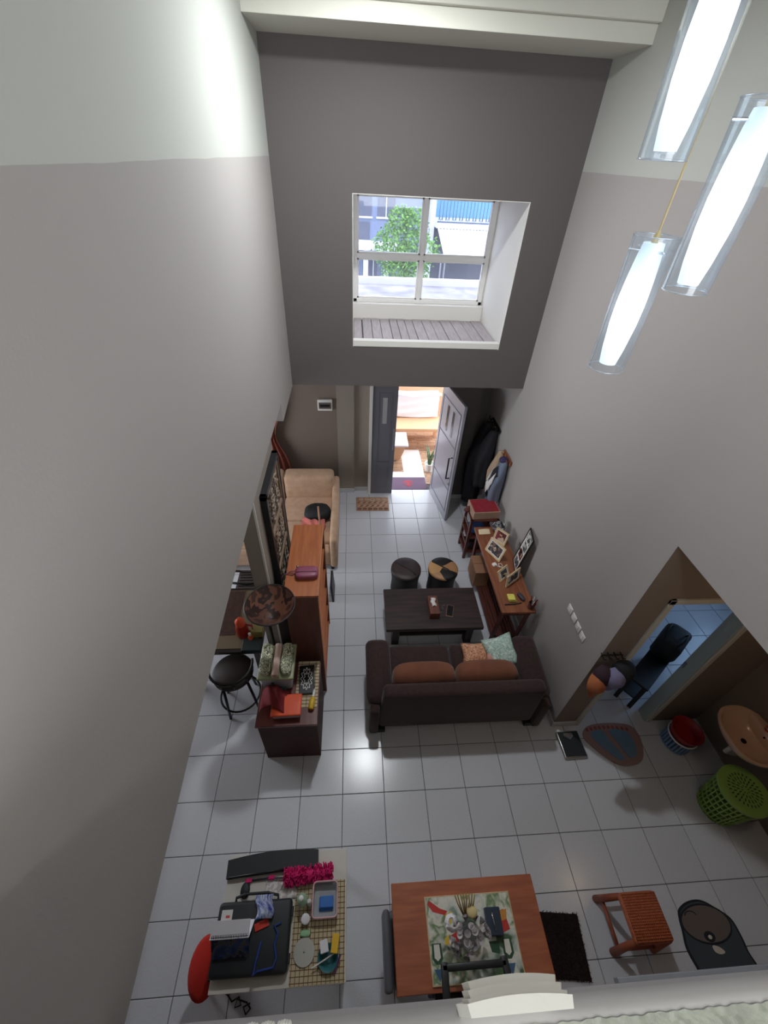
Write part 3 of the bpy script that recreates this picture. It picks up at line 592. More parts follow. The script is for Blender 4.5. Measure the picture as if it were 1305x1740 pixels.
b = B(); b.box(-0.042, 0.042, -0.085, 0.085, 0, 0.009, bev=0.004); b.build('case', 'phone_case', t)
b = B(); b.box(-0.037, 0.037, -0.078, 0.078, 0.008, 0.0105, bev=0.001); b.build('screen', 'phone_black', t)
t = thing('key_bunch', 'small bunch of keys beside the phone on the coffee table', 'keys', (1.215, 0.60, 0.42))
for k, (x, y, a) in enumerate(((0, 0.05, 0.4), (0.015, 0.0, 1.9), (-0.01, -0.04, 2.9))):
    b = B(); b.tube([(0.012 * math.cos(q / 6 * 6.283), 0.012 * math.sin(q / 6 * 6.283), 0.004) for q in range(6)], 0.002, seg=6, closed=True, m=mat_of((x, y, 0))); b.box(0.01, 0.045, -0.004, 0.004, 0.002, 0.005, m=mat_of((x, y, 0), rz=a)); b.build('key', 'chrome', t)
# poufs
cells('hide_dark', [(46, 34, 34), (62, 46, 46), (36, 27, 28)], 4, rough=0.5, warp=0.1, kind='NOISE', smooth=True)
M('pouf_black', (24, 20, 21), 0.6); cells('hide_tan', [(22, 19, 19), (22, 19, 19), (186, 142, 92), (168, 124, 84), (22, 19, 19), (122, 96, 92)], 3.4, rough=0.5, warp=0.15)
for (x, y, top, lab) in ((0.825, 1.27, 'hide_dark', 'round pouf with plain dark brown top behind the coffee table'), (1.335, 1.265, 'hide_tan', 'round pouf with tan and black flower top behind the coffee table')):
    t = thing('pouf', lab, 'pouf', (x, y, 0), group='poufs')
    b = B(); b.lathe([(0.185, 0), (0.19, 0.05), (0.182, 0.22), (0.192, 0.34), (0.205, 0.40), (0.203, 0.43)], seg=32); b.build('body', 'pouf_black', t, smooth=50)
    b = B(); b.lathe([(0.204, 0.425), (0.203, 0.445), (0.19, 0.457), (0.12, 0.463), (0.0001, 0.465)], seg=32); b.build('top', top, t, smooth=60)
    b = B(); b.tube([(-0.14, 0.11, 0.461), (-0.03, 0.02, 0.467), (0.05, -0.04, 0.467), (0.12, -0.13, 0.46)], 0.010, seg=6); b.build('seam', 'pouf_black', t, smooth=True)
# ================================================================== DESK ALONG THE RIGHT WALL
wood('desk_wood', (124, 72, 48), (150, 92, 62), rough=0.35, stretch=(14, 1.2, 14)); wood('dark_red_wood', (76, 36, 30), (98, 50, 40), rough=0.45, stretch=(14, 1.2, 14))
dk = thing('long_desk', 'long narrow reddish wooden desk along the right wall', 'desk', (2.02, 1.02, 0))
b = B(); b.box(-0.205, 0.20, -0.725, 0.725, 0.725, 0.76, bev=0.004); b.build('desk_top', 'desk_wood', dk)
b = B(); b.box(-0.17, 0.17, -0.68, 0.68, 0.64, 0.725); b.build('apron', 'dark_red_wood', dk)
for sx in (-1, 1):
    for sy in (-1, 1):
        b = B(); b.tube([(sx * 0.155, sy * 0.65, 0.70), (sx * 0.155, sy * 0.60, 0.0)], 0.026, seg=4); b.build('leg', 'dark_red_wood', dk)
sh = B(); sh.box(-0.165, 0.165, -0.62, 0.62, 0.085, 0.10); shelf = sh.build('low_shelf', 'dark_red_wood', dk)
for i in range(8):
    b = B(); x = -0.155 + 0.0405 * i; b.box(x, x + 0.032, -0.62, 0.62, 0.10, 0.118, bev=0.003, seg=1); b.build('slat', 'dark_red_wood', shelf)
Z = 0.76
wood('gold_frame', (196, 168, 128), (216, 190, 150), stretch=(8, 8, 8)); M('frame_black', (24, 24, 26), 0.4); M('mat_board', (226, 224, 218), 0.8)
cells('photo_family', [(40, 38, 44), (70, 56, 52), (196, 186, 178), (120, 96, 84), (60, 58, 72)], 30, warp=0.05)
cells('photo_bw', [(40, 38, 40), (120, 118, 118), (196, 194, 192), (74, 70, 72)], 22, warp=0.05); cells('photo_red', [(110, 30, 34), (130, 40, 42), (196, 170, 150), (90, 26, 30)], 14, warp=0.05)
def photo_frame(name, label, loc, rz, w, h, lean, fm, pics, border=0.022):
    t = thing(name, label, 'photo frame', loc, rz, group='photo frames on the desk')
    m = mat_of(rx=-lean)
    b = B(); b.box(-w / 2, w / 2, -0.009, 0.009, 0, border, bev=0.003, m=m); b.box(-w / 2, w / 2, -0.009, 0.009, h - border, h, bev=0.003, m=m); b.box(-w / 2, -w / 2 + border, -0.009, 0.009, border, h - border, bev=0.003, m=m); b.box(w / 2 - border, w / 2, -0.009, 0.009, border, h - border, bev=0.003, m=m); b.build('frame', fm, t)
    b = B(); b.box(-w / 2 + border * 0.6, w / 2 - border * 0.6, -0.004, 0.006, border * 0.6, h - border * 0.6, m=m); b.build('mat_board', 'mat_board', t)
    for (x0, x1, z0, z1, pm_) in pics:
        b = B(); b.box(x0, x1, -0.0055, -0.003, z0, z1, m=m); b.build('photo', pm_, t)
    b = B(); b.box(-0.02, 0.02, 0, 0.006, 0, h * 0.72, m=mat_of((0, 0.035 + 0.4 * h * math.sin(lean), 0), rx=lean + 0.1)); b.build('strut', fm, t)
    return t
photo_frame('photo_frame', 'gold frame with a family group photo on the desk', (1.925, 1.19, Z), math.radians(-62), 0.27, 0.21, 0.32, 'gold_frame', [(-0.10, 0.10, 0.035, 0.175, 'photo_family')])
photo_frame('photo_frame', 'gold striped frame with red photo behind the family photo', (2.075, 1.43, Z), math.radians(-52), 0.20, 0.20, 0.22, 'gold_frame', [(-0.07, 0.07, 0.03, 0.17, 'photo_red')])
photo_frame('photo_frame', 'long black collage frame with four pictures leaning on the wall', (2.165, 1.00, Z), math.radians(-100), 0.24, 0.58, 0.13, 'frame_black', [(-0.08, 0.08, 0.035, 0.14, 'photo_bw'), (-0.07, 0.07, 0.17, 0.28, 'photo_red'), (-0.07, 0.07, 0.31, 0.41, 'photo_bw'), (-0.08, 0.08, 0.44, 0.55, 'photo_bw')], border=0.02)
photo_frame('photo_frame', 'small pale wooden frame beside the white charger', (1.985, 0.80, Z), math.radians(38), 0.19, 0.15, 0.5, 'gold_frame', [(-0.06, 0.06, 0.03, 0.12, 'photo_bw')], border=0.016)
photo_frame('photo_frame', 'thin pale wooden frame standing edge on, nearest the pen cup', (2.06, 0.735, Z), math.radians(36), 0.26, 0.17, 0.15, 'gold_frame', [(-0.09, 0.09, 0.03, 0.14, 'photo_bw')], border=0.014)
cells('bw_cloth', [(30, 30, 34), (200, 200, 200), (120, 122, 126), (226, 226, 226), (44, 44, 50)], 18, warp=0.12)
b = B(); b.ell((0, 0, 0.075), (0.085, 0.085, 0.078), nu=24, nv=14)
for v in b.bm.verts: v.co += v.co.normalized() * 0.010 * math.sin(v.co.x * 90 + v.co.z * 60) * math.cos(v.co.y * 80)
tag(b.build('cloth_bundle', 'bw_cloth', smooth=True), 'crumpled black and white cloth bundle at the far desk end', 'cloth').location = (2.13, 1.66, Z)
M('cream_paper', (226, 206, 172), 0.9)
b = B(); b.grid(lambda u, v: (0.16 * u - 0.08 + 0.01 * v, 0.1 * v - 0.05, 0.006 + 0.012 * math.sin(3 * u) * v + 0.01 * u * u), 8, 6, thick=0.002); tag(b.build('paper_sheet', 'cream_paper', smooth=True), 'curled cream paper sheet at the far desk end', 'paper').location = (1.925, 1.635, Z)
M('plastic_white', (228, 226, 222), 0.4)
t = thing('charger', 'white phone charger with coiled cable on the desk', 'charger', (1.91, 1.02, Z), rz=0.3)
b = B(); b.box(-0.025, 0.025, -0.025, 0.025, 0, 0.03, bev=0.006); b.build('plug', 'plastic_white', t, smooth=40)
b = B(); b.tube([(0.02, -0.02, 0.012), (0.05, -0.06, 0.008), (0.09, -0.05, 0.008), (0.095, -0.01, 0.01), (0.06, 0.0, 0.012), (0.045, -0.04, 0.014), (0.08, -0.085, 0.008), (0.12, -0.085, 0.006)], 0.005, seg=8); b.build('cable', 'plastic_white', t, smooth=True)
M('note_yellow', (226, 214, 104), 0.85); M('note_olive', (150, 142, 70), 0.85)
t = thing('sticky_notes', 'yellow sticky note pads stacked on the near desk end', 'notepad', (1.965, 0.485, Z), rz=-0.05)
b = B(); b.box(-0.04, 0.04, -0.04, 0.045, 0.02, 0.042, bev=0.002); b.build('top_pad', 'note_yellow', t)
b = B(); b.box(-0.03, 0.062, -0.05, 0.05, 0, 0.02, bev=0.002); b.build('bottom_pad', 'note_olive', t)
b = B(); b.cyl((-0.015, 0.02, 0.042), 0.004, 0.0008, seg=10); b.build('dot', 'frame_black', t)
t = thing('folding_ruler', 'black folding tool lying along the near desk edge', 'tool', (1.97, 0.405, Z), rz=0.03)
b = B(); b.box(-0.10, 0.03, -0.008, 0.008, 0, 0.012, bev=0.003); b.build('handle', 'frame_black', t)
b = B(); b.box(0.0, 0.11, -0.006, 0.006, 0.003, 0.01, bev=0.002, m=mat_of(rz=0.12)); b.build('blade', 'frame_black', t)
M('case_grey', (62, 58, 68), 0.5)
b = B(); b.ell((0, 0, 0.022), (0.028, 0.06, 0.022), p=0.7); tag(b.build('glasses_case', 'case_grey', smooth=True, m=mat_of(rz=0.35)), 'dark grey glasses case next to the yellow notes', 'case').location = (2.095, 0.50, Z)
t = thing('pen_cup', 'brown cup of pens at the near desk corner', 'pen cup', (2.165, 0.355, Z))
b = B(); b.lathe([(0.036, 0), (0.042, 0.09), (0.038, 0.09), (0.033, 0.01)], seg=20); b.build('cup', 'dark_red_wood', t, smooth=40)
for k in range(6):
    a = k * 1.1; b = B(); b.tube([(0.015 * math.cos(a), 0.015 * math.sin(a), 0.012), (0.036 * math.cos(a), 0.036 * math.sin(a), 0.14 + 0.02 * (k % 3))], 0.005, seg=6); b.build('pen', ('frame_black', 'plastic_white', 'red_plastic')[k % 3], t)
# cardboard box under the desk
M('cardboard', (150, 108, 80), 0.85, noise=6, c2=(164, 120, 90))
t = thing('cardboard_box', 'brown cardboard box standing under the far desk end', 'box', (1.885, 1.36, 0.12))
b = B(); b.box(-0.10, 0.10, -0.15, 0.17, 0, 0.28, bev=0.004); b.build('body', 'cardboard', t)
b = B(); b.box(-0.10, 0.10, -0.15, 0.01, 0.281, 0.286, m=mat_of((0, 0, 0.0), rx=0.02)); b.box(-0.10, 0.10, 0.02, 0.17, 0.281, 0.286); b.build('flap', 'cardboard', t)
# rack with box by the coats
rk = thing('shoe_rack', 'reddish wooden open rack standing at the far end of the desk', 'rack', (2.0, 2.04, 0))
for x in (-0.19, 0.19):
    for y in (-0.17, 0.15):
        b = B(); b.box(x - 0.02, x + 0.02, y - 0.02, y + 0.02, 0, 0.78, bev=0.003, seg=1); b.build('post', 'dark_red_wood', rk)
for z in (0.12, 0.42, 0.76):
    b = B(); b.box(-0.21, 0.21, -0.19, 0.17, z, z + 0.02, bev=0.003, seg=1); b.build('shelf', 'dark_red_wood', rk)
for z in (0.27, 0.58):
    b = B(); b.box(-0.205, -0.19, -0.15, 0.13, z, z + 0.025); b.build('side_rail', 'dark_red_wood', rk)
M('lid_red', (140, 30, 44), 0.6, noise=20, c2=(154, 40, 52)); M('box_tan', (168, 138, 118), 0.8)
t = thing('gift_box', 'tan box with red lid on top of the rack', 'box', (2.0, 2.04, 0.78), rz=0.06)
b = B(); b.box(-0.19, 0.20, -0.15, 0.16, 0, 0.12, bev=0.004); b.build('body', 'box_tan', t)
b = B(); b.box(-0.175, 0.185, -0.135, 0.145, 0.12, 0.128, bev=0.002); b.build('lid', 'lid_red', t)
M('doll_brown', (96, 52, 44), 0.8); M('blue_cloth', (52, 92, 150), 0.8)
b = B(); b.ell((0, 0, 0.03), (0.05, 0.035, 0.03)); b.ell((0.03, 0.02, 0.06), (0.028, 0.025, 0.025)); tag(b.build('small_pouch', 'doll_brown', smooth=True), 'small brown pouch hanging at the left of the red lidded box', 'pouch').location = (1.77, 2.06, 0.78)
b = B(); b.ell((0, 0, 0.07), (0.12, 0.10, 0.07), p=0.7); tag(b.build('blue_bundle', 'blue_cloth', smooth=True), 'blue cloth bundle on the upper shelf of the rack', 'cloth').location = (1.95, 2.02, 0.44)
M('shoe_dark', (40, 36, 40), 0.6)
for k, y in enumerate((1.96, 2.10)):
    b = B(); b.ell((0, 0, 0.04), (0.13, 0.045, 0.045), p=0.8); b.ell((0.08, 0, 0.07), (0.05, 0.042, 0.05), p=0.8); tag(b.build('shoe', 'shoe_dark', smooth=True), ('nearer dark shoe on the bottom shelf of the rack', 'farther dark shoe on the bottom shelf of the rack')[k], 'shoe', 'shoes on the rack').location = (1.97, y, 0.14)
# coats on the right wall
M('coat_black', (22, 21, 28), 0.9, bump=(40, 0.5)); M('coat_cream', (170, 146, 122), 0.9, bump=(40, 0.4)); M('jacket_blue', (112, 122, 142), 0.9, bump=(50, 0.4)); M('jacket_black', (30, 28, 36), 0.9); M('jacket_white', (206, 202, 200), 0.9); M('purple_lining', (52, 42, 84), 0.9)
def garment(w, h, d, folds, seed, taper=0.8):
    rr_ = random.Random(seed); ph = rr_.random() * 6
    b = B(); n = 28; rings = []
    for j in range(15):
        v = j / 14.0; ring = []
        ww = w * (0.30 + 0.70 * min(1, v * 2.6) ** 0.7) * (1 - (1 - taper) * v); dd = d * (0.35 + 0.65 * min(1, v * 2)) * (1 - 0.25 * v)
        for i in range(n):
            a = 2 * math.pi * i / n; k = 1 + 0.13 * math.sin(folds * a + ph + 2 * v) * (0.2 + v)
            ring.append(b.bm.verts.new((-dd / 2 + dd / 2 * math.cos(a) * k, ww / 2 * math.sin(a) * k + 0.03 * v * math.sin(ph), -h * v)))
        rings.append(ring)
    for p, q in zip(rings, rings[1:]):
        for i in range(n): b.bm.faces.new((p[i], p[(i + 1) % n], q[(i + 1) % n], q[i]))
    b.bm.faces.new(rings[0]); b.bm.faces.new(list(reversed(rings[-1]))); return b
hr = thing('hook_rail', 'black metal hook rail holding the black coats', 'hook rail', (2.265, 3.0, 1.68))
b = B(); b.box(-0.012, 0.012, -0.22, 0.20, -0.02, 0.02, bev=0.003); b.build('rail', 'black_metal', hr)
for k in range(5):
    b = B(); y = -0.2 + 0.095 * k; b.tube([(0, y, 0), (-0.05, y, 0.0), (-0.07, y, 0.03), (-0.06, y, 0.06)], 0.007, seg=6); b.build('hook', 'black_metal', hr, smooth=True)
for y, h, d, sd, lab in ((3.10, 1.45, 0.34, 1, 'long black coat hanging in the corner by the door'), (2.86, 0.95, 0.30, 2, 'shorter black coat hanging nearest the pale jacket')):
    g_ = garment(0.36, h, d, 5, sd); o = tag(g_.build('black_coat', 'coat_black', smooth=True), lab, 'coat', 'black coats on the hook rail'); o.location = (2.25, y, 1.66)
M('grey_bag', (70, 66, 68), 0.8)
b = B(); b.box(-0.16, 0.0, -0.15, 0.15, 0, 0.34, bev=0.05, seg=3); tag(b.build('grey_bag', 'grey_bag', smooth=40), 'grey bag low on the wall beside the black coats', 'bag').location = (2.26, 2.52, 0.30)
hw = thing('wooden_hook_rail', 'brown wooden hook rail above the patterned jacket', 'hook rail', (2.265, 2.3, 1.55))
b = B(); b.box(-0.012, 0.012, -0.17, 0.17, -0.035, 0.035, bev=0.004); b.build('board', 'desk_wood', hw)
for k in range(3):
    b = B(); y = -0.11 + 0.11 * k; b.tube([(0, y, 0), (-0.045, y, 0.0), (-0.06, y, 0.025)], 0.008, seg=6); b.build('peg', 'desk_wood', hw, smooth=True)
o = tag(garment(0.20, 0.72, 0.20, 4, 5).build('cream_jacket', 'coat_cream', smooth=True), 'cream jacket hanging behind the patterned jacket', 'jacket'); o.location = (2.255, 2.44, 1.57)
pj_ = thing('patterned_jacket', 'blue grey jacket with black and white diamonds on the wooden rail', 'jacket', (2.255, 2.23, 1.55))
garment(0.26, 0.72, 0.24, 4, 9).build('body', 'jacket_blue', pj_, smooth=True)
b = B(); b.ell((-0.06, 0.02, 0.0), (0.06, 0.06, 0.045)); b.build('collar', 'purple_lining', pj_, smooth=True)
for (yc, zc, w_, h_, mm) in ((-0.02, -0.20, 0.075, 0.13, 'jacket_black'), (0.045, -0.27, 0.06, 0.13, 'jacket_white'), (0.05, -0.42, 0.07, 0.12, 'jacket_black'), (-0.015, -0.42, 0.05, 0.12, 'jacket_white'), (0.02, -0.58, 0.07, 0.10, 'jacket_black'), (-0.06, -0.32, 0.03, 0.16, 'jacket_white')):
    b = B()
    def dm(u, v, yc=yc, zc=zc, w_=w_, h_=h_):
        a = (u - 0.5) * 2; c = (v - 0.5) * 2; yy = yc + w_ * (a + c) / 2; zz = zc + h_ * (c - a) / 2; vv = min(1, max(0, -zz / 0.72))
        dd = 0.24 * (0.35 + 0.65 * min(1, vv * 2)) * (1 - 0.25 * vv); ww = 0.26 * (0.30 + 0.70 * min(1, vv * 2.6) ** 0.7) * (1 - 0.2 * vv)
        s_ = max(0.0, 1 - min(1, (2 * yy / ww) ** 2)); return (-dd / 2 - dd / 2 * math.sqrt(s_) * 1.10 - 0.014, yy, zz)
    b.grid(dm, 8, 8, thick=0.003); b.build('diamond', mm, pj_, smooth=True)
# wall switches
for k in range(4):
    y = -0.075 - 0.10 * k; z = 1.314 - 0.007 * k
    t = thing('light_switch', ('farthest', 'second farthest', 'second nearest', 'nearest')[k] + ' of four white light switches in a row on the right wall', 'switch', (2.28, y, z), group='light switches')
    b = B(); b.box(-0.009, 0, -0.042, 0.042, -0.042, 0.042, bev=0.004); b.build('plate', 'plastic_white', t, smooth=40)
    b = B(); b.box(-0.014, -0.008, -0.018, 0.018, -0.026, 0.026, bev=0.003, m=mat_of(ry=0.06)); b.build('rocker', 'plastic_white', t)
# ================================================================== LEFT SIDE: BEIGE SOFA, BOOKCASE, CABINET, DINING
M('beige_fabric', (184, 150, 124), 0.95, noise=12, c2=(194, 162, 136), bump=(140, 0.25), sheen=0.1)
bs = thing('beige_sofa', 'beige fabric corner sofa against the entrance wall', 'sofa', (-0.75, 2.4, 0))
for x0, x1 in ((-1.15, -0.235), (-0.225, 0.56)):
    b = B(); b.box(x0, x1, 0.46, 0.76, 0.10, 0.80, bev=0.07, seg=4); b.build('back_cushion', 'beige_fabric', bs, smooth=50)
for x0, x1, y0, y1 in ((-0.225, 0.56, -0.10, 0.48), (-0.225, 0.56, -0.56, -0.11), (-1.15, -0.235, -0.7, 0.48)):
    b = B(); b.box(x0, x1, y0, y1, 0.20, 0.43, bev=0.05, seg=3); b.build('seat_cushion', 'beige_fabric', bs, smooth=50)
b = B(); b.box(-1.15, 0.56, -0.74, -0.57, 0.10, 0.40, bev=0.06, seg=4); b.build('front_roll', 'beige_fabric', bs, smooth=50)
b = B(); b.box(-1.13, 0.55, -0.70, 0.74, 0.07, 0.22, bev=0.01); b.build('base', 'beige_fabric', bs)
b = B(); b.box(0.535, 0.64, -0.77, 0.78, 0.07, 0.63, bev=0.045, seg=4); b.build('arm', 'beige_fabric', bs, smooth=50)
for x, y in ((0.56, -0.70), (0.56, 0.70), (-1.0, -0.68), (-1.0, 0.7)):
    b = B(); b.cyl((x, y, 0), 0.028, 0.08, seg=12); b.build('foot', 'black_metal', bs)
M('bag_black', (20, 20, 24), 0.7, bump=(30, 0.4)); M('cloth_salmon', (206, 116, 108), 0.95, bump=(30, 0.3))
b = B(); b.ell((0, 0, 0.10), (0.20, 0.17, 0.11), p=0.8, nu=24, nv=12)
for v in b.bm.verts: v.co += Vector((0, 0, 0.012 * math.sin(v.co.x * 40) * math.cos(v.co.y * 35)))
tag(b.build('black_bag', 'bag_black', smooth=True), 'soft black bag lying on the beige sofa', 'bag').location = (-0.42, 2.34, 0.43)
b = B(); b.grid(lambda u, v: (-0.17 + 0.34 * u, -0.10 + 0.20 * v + 0.02 * math.sin(u * 6), 0.10 + 0.05 * math.sin(math.pi * u) * math.sin(math.pi * min(1, v * 1.2)) + 0.014 * math.sin(u * 17 + v * 6)), 24, 14, thick=0.09); tag(b.build('salmon_cloth', 'cloth_salmon', smooth=True), 'folded salmon pink cloth beside the black bag', 'cloth').location = (-0.47, 2.12, 0.43)
wood('stick_wood', (150, 104, 76), (170, 120, 90), stretch=(10, 10, 2))
b = B(); b.tube([(-0.27, 1.30, 0.45), (-0.335, 1.66, 1.22)], 0.012, seg=8); tag(b.build('wooden_stick', 'stick_wood', smooth=True), 'pale wooden stick leaning over the sofa arm', 'stick')
# electrical box, curtain
t = thing('fuse_box', 'white fuse box with grey window on the brown wall', 'fuse box', (-0.317, 3.62, 1.674))
b = B(); b.box(-0.115, 0.115, -0.05, 0, -0.095, 0.095, bev=0.012); b.build('housing', 'plastic_white', t, smooth=40)
M('smoke_window', (104, 96, 92), 0.25); b = B(); b.box(-0.095, 0.095, -0.058, -0.048, -0.055, 0.05, bev=0.006); b.build('cover', 'smoke_window', t)
b = B(); b.box(-0.075, 0.075, -0.062, -0.056, -0.02, 0.018); b.build('breakers', 'frame_black', t)
M('curtain_red', (128, 66, 54), 0.9, noise=8, c2=(150, 82, 66), stretch=(8, 8, 0.6))
def curt(u, v):
    w = 0.55 * (1 - 0.62 * math.exp(-((v - 0.42) / 0.16) ** 2)); return (-w * 0.5 + w * u + 0.12 * (1 - v), 0.035 * math.sin(u * 30) * (0.5 + 0.5 * abs(v - 0.42)), 2.15 * v)
b = B(); b.grid(curt, 60, 24, thick=0.004); cu = tag(b.build('curtain', 'curtain_red', smooth=True), 'red brown curtain tied back in the corner behind the beige sofa', 'curtain'); cu.location = (-1.30, 3.52, 0.25)
b = B(); b.tube([(-0.14, -0.05, 0.92), (-0.03, -0.06, 0.86), (0.09, -0.05, 0.90), (0.13, 0.05, 0.98)], 0.02, seg=8); b.build('tie', 'dark_red_wood', cu, smooth=True)
# doormat
M('mat_tan', (168, 132, 108), 0.98, bump=(160, 0.8)); M('mat_pale', (206, 178, 154), 0.98, bump=(160, 0.8)); M('mat_brown', (92, 54, 42), 0.98, bump=(160, 0.8))
dm_ = tag((lambda b: (b.box(-0.285, 0.285, -0.185, 0.185, 0, 0.012, bev=0.02, seg=2), b)[1])(B()).build('doormat', 'mat_tan'), 'tan patterned doormat inside the entrance', 'mat'); dm_.location = (0.455, 3.18, 0.0)
for k in range(6):
    b = B(); b.tube([(-0.23 + 0.092 * k + 0.03 * math.cos(q / 10 * 6.283), -0.145 + 0.02 * math.sin(q / 10 * 6.283), 0.013) for q in range(10)], 0.007, seg=5, closed=True); b.build('ring_motif', 'mat_brown', dm_)
for k, x in enumerate((-0.2, -0.1, 0.1, 0.2)):
    b = B(); b.tube([(x + (0.01 + 0.002 * q) * math.cos(q * 0.9), 0.12 + (0.01 + 0.002 * q) * math.sin(q * 0.9), 0.013) for q in range(16)], 0.006, seg=5); b.build('scroll_motif', 'mat_pale', dm_)
b = B()
for k in range(6): b.ell((0.035 * math.cos(k * 1.047), 0.11 + 0.035 * math.sin(k * 1.047), 0.013), (0.03, 0.012, 0.004), nu=8, nv=4, m=None)
b.build('flower_motif', 'mat_pale', dm_)
for k in range(22):
    x = -0.24 + 0.48 * (k % 11) / 10; y = 0.03 - 0.09 * (k // 11)
    b = B(); b.tube([(x - 0.02, y - 0.02, 0.0125), (x + 0.02, y + 0.02, 0.0125)], 0.006, seg=5); b.build('leaf_motif', 'mat_pale' if k % 2 else 'mat_brown', dm_)
# carved panel on the wall stub
M('carved_dark', (64, 54, 50), 0.5, noise=12, c2=(104, 88, 78)); M('carved_light', (140, 122, 104), 0.45, noise=20, c2=(170, 154, 138)); M('frame_tan', (136, 112, 92), 0.55); M('frame_ebony', (24, 24, 27), 0.45)
cp = thing('carved_panel', 'black framed carved wooden relief panel on the wall stub', 'wall art', (-0.64, 0.53, 1.05))
PW, PH = 0.70, 1.50
b = B(); b.box(0, 0.055, -PW / 2, -PW / 2 + 0.045, 0, PH, bev=0.003); b.box(0, 0.055, PW / 2 - 0.045, PW / 2, 0, PH, bev=0.003); b.box(0, 0.055, -PW / 2, PW / 2, 0, 0.045, bev=0.003); b.box(0, 0.055, -PW / 2, PW / 2, PH - 0.045, PH, bev=0.003); b.build('frame', 'frame_ebony', cp)
b = B(); b.box(0.005, 0.03, -PW / 2 + 0.04, PW / 2 - 0.04, 0.04, PH - 0.04); b.build('backing', 'carved_dark', cp)
for i in range(4):
    z = 0.045 + i * (PH - 0.09 - 0.035) / 3; b = B(); b.box(0.025, 0.05, -PW / 2 + 0.045, PW / 2 - 0.045, z, z + 0.035, bev=0.004); b.build('cross_batten', 'frame_tan', cp)
for y in (-PW / 2 + 0.045, PW / 2 - 0.075):
    b = B(); b.box(0.025, 0.05, y, y + 0.03, 0.045, PH - 0.045, bev=0.004); b.build('side_batten', 'frame_tan', cp)
rr = random.Random(11)
for i in range(3):
    zc = 0.045 + (i + 0.5) * (PH - 0.09) / 3 + 0.012
    for k in range(30):
        y = -0.23 + 0.46 * ((k % 6) + 0.5) / 6 + rr.uniform(-0.02, 0.02); z = zc - 0.17 + 0.34 * ((k // 6) + 0.5) / 5 + rr.uniform(-0.02, 0.02); a = rr.random() * 6.28; sc = rr.uniform(0.028, 0.046); b = B()
        b.tube([(0.036, y + sc * (1 - q / 14) * math.cos(a + q * 0.55), z + sc * (1 - q / 14) * 1.2 * math.sin(a + q * 0.55)) for q in range(13)], [0.012 * (1 - 0.05 * q) for q in range(13)], seg=6); b.build('scroll', 'carved_light' if k % 3 else 'carved_dark', cp, smooth=True)
# bookcase
wood('case_wood', (156, 88, 50), (176, 104, 62), rough=0.4, stretch=(12, 1.2, 12), coat=0.1); wood('case_side', (84, 46, 36), (100, 56, 44), rough=0.5, stretch=(10, 10, 1.2)); M('edge_band', (190, 126, 86), 0.5)
bk = thing('bookcase', 'tall reddish wooden bookcase open towards the sofa', 'bookcase', (-0.345, 0.29, 0))
b = B(); b.box(-0.155, 0.15, -0.465, 0.46, 1.705, 1.73, bev=0.002); b.build('top_board', 'case_wood', bk)
for y in (-0.462, 0.437):
    b = B(); b.box(-0.15, 0.145, y, y + 0.022, 0, 1.705); b.build('side_panel', 'case_side', bk)
b = B(); b.box(-0.15, -0.142, -0.44, 0.437, 0.05, 1.705); b.build('back_panel', 'case_side', bk)
for z in (0.05, 0.38, 0.72, 1.05, 1.38):
    b = B(); b.box(-0.142, 0.143, -0.44, 0.437, z, z + 0.022); b.build('shelf', 'case_wood', bk)
for (y0, y1, z0, z1) in ((-0.466, -0.438, 0, 1.73), (0.434, 0.462, 0, 1.73), (-0.466, 0.462, 1.705, 1.732)):
    b = B(); b.box(0.145, 0.151, y0, y1, z0, z1); b.build('edge_band', 'edge_band', bk)
bcols = [(150, 40, 40), (40, 70, 120), (210, 200, 180), (60, 110, 80), (180, 140, 60), (60, 50, 60), (196, 120, 60), (230, 230, 226)]
for i, c in enumerate(bcols): M('book_%d' % i, c, 0.6)
M('page_white', (226, 220, 206), 0.9)
bn = ('red', 'navy', 'cream', 'green', 'mustard', 'dark grey', 'orange', 'white')
for sh_, (z, ypos) in enumerate(((0.402, 'bottom'), (0.742, 'second'), (1.072, 'third'))):
    y = -0.13
    for k in range(6):
        w_ = 0.03 + 0.012 * ((k * 7 + sh_) % 3); h_ = 0.20 + 0.02 * ((k * 5 + sh_) % 4); ci = (k + 3 * sh_) % 8
        t = thing('book', '%s book, number %d from the near end on the %s filled bookcase shelf' % (bn[ci], k + 1, ('lowest', 'middle', 'upper')[sh_]), 'book', (-0.36, y + w_ / 2, z), group='books in the bookcase')
        b = B(); b.box(-0.08, 0.08, -w_ / 2, w_ / 2, 0, h_, bev=0.002, seg=1); b.build('cover', 'book_%d' % ci, t)
        b = B(); b.box(-0.077, 0.0805, -w_ / 2 + 0.003, w_ / 2 - 0.003, 0.004, h_ + 0.0005); b.build('pages', 'page_white', t)
        y += w_ + 0.004
M('purse_mauve', (136, 70, 92), 0.4, bump=(60, 0.2))
pu = thing('purse', 'mauve leather purse with wrist strap on top of the bookcase', 'purse', (-0.31, 0.065, 1.73), rz=0.03)
b = B(); b.ell((0, 0, 0.032), (0.105, 0.068, 0.032), p=0.5, nu=28, nv=10); b.build('body', 'purse_mauve', pu, smooth=True)
b = B(); b.tube([(-0.10, 0.03, 0.03), (-0.15, 0.035, 0.02), (-0.19, 0.02, 0.004), (-0.14, 0.0, 0.004), (-0.105, 0.02, 0.02)], 0.006, seg=6); b.build('wrist_strap', 'purse_mauve', pu, smooth=True)
b = B(); b.ell((-0.085, 0.06, 0.055), (0.012, 0.012, 0.012), nu=10, nv=6); b.build('charm', 'chrome', pu, smooth=True)
b = B(); b.tube([(-0.09, -0.015, 0.064), (0.09, -0.015, 0.064)], 0.003, seg=6); b.build('zip', 'frame_black', pu)
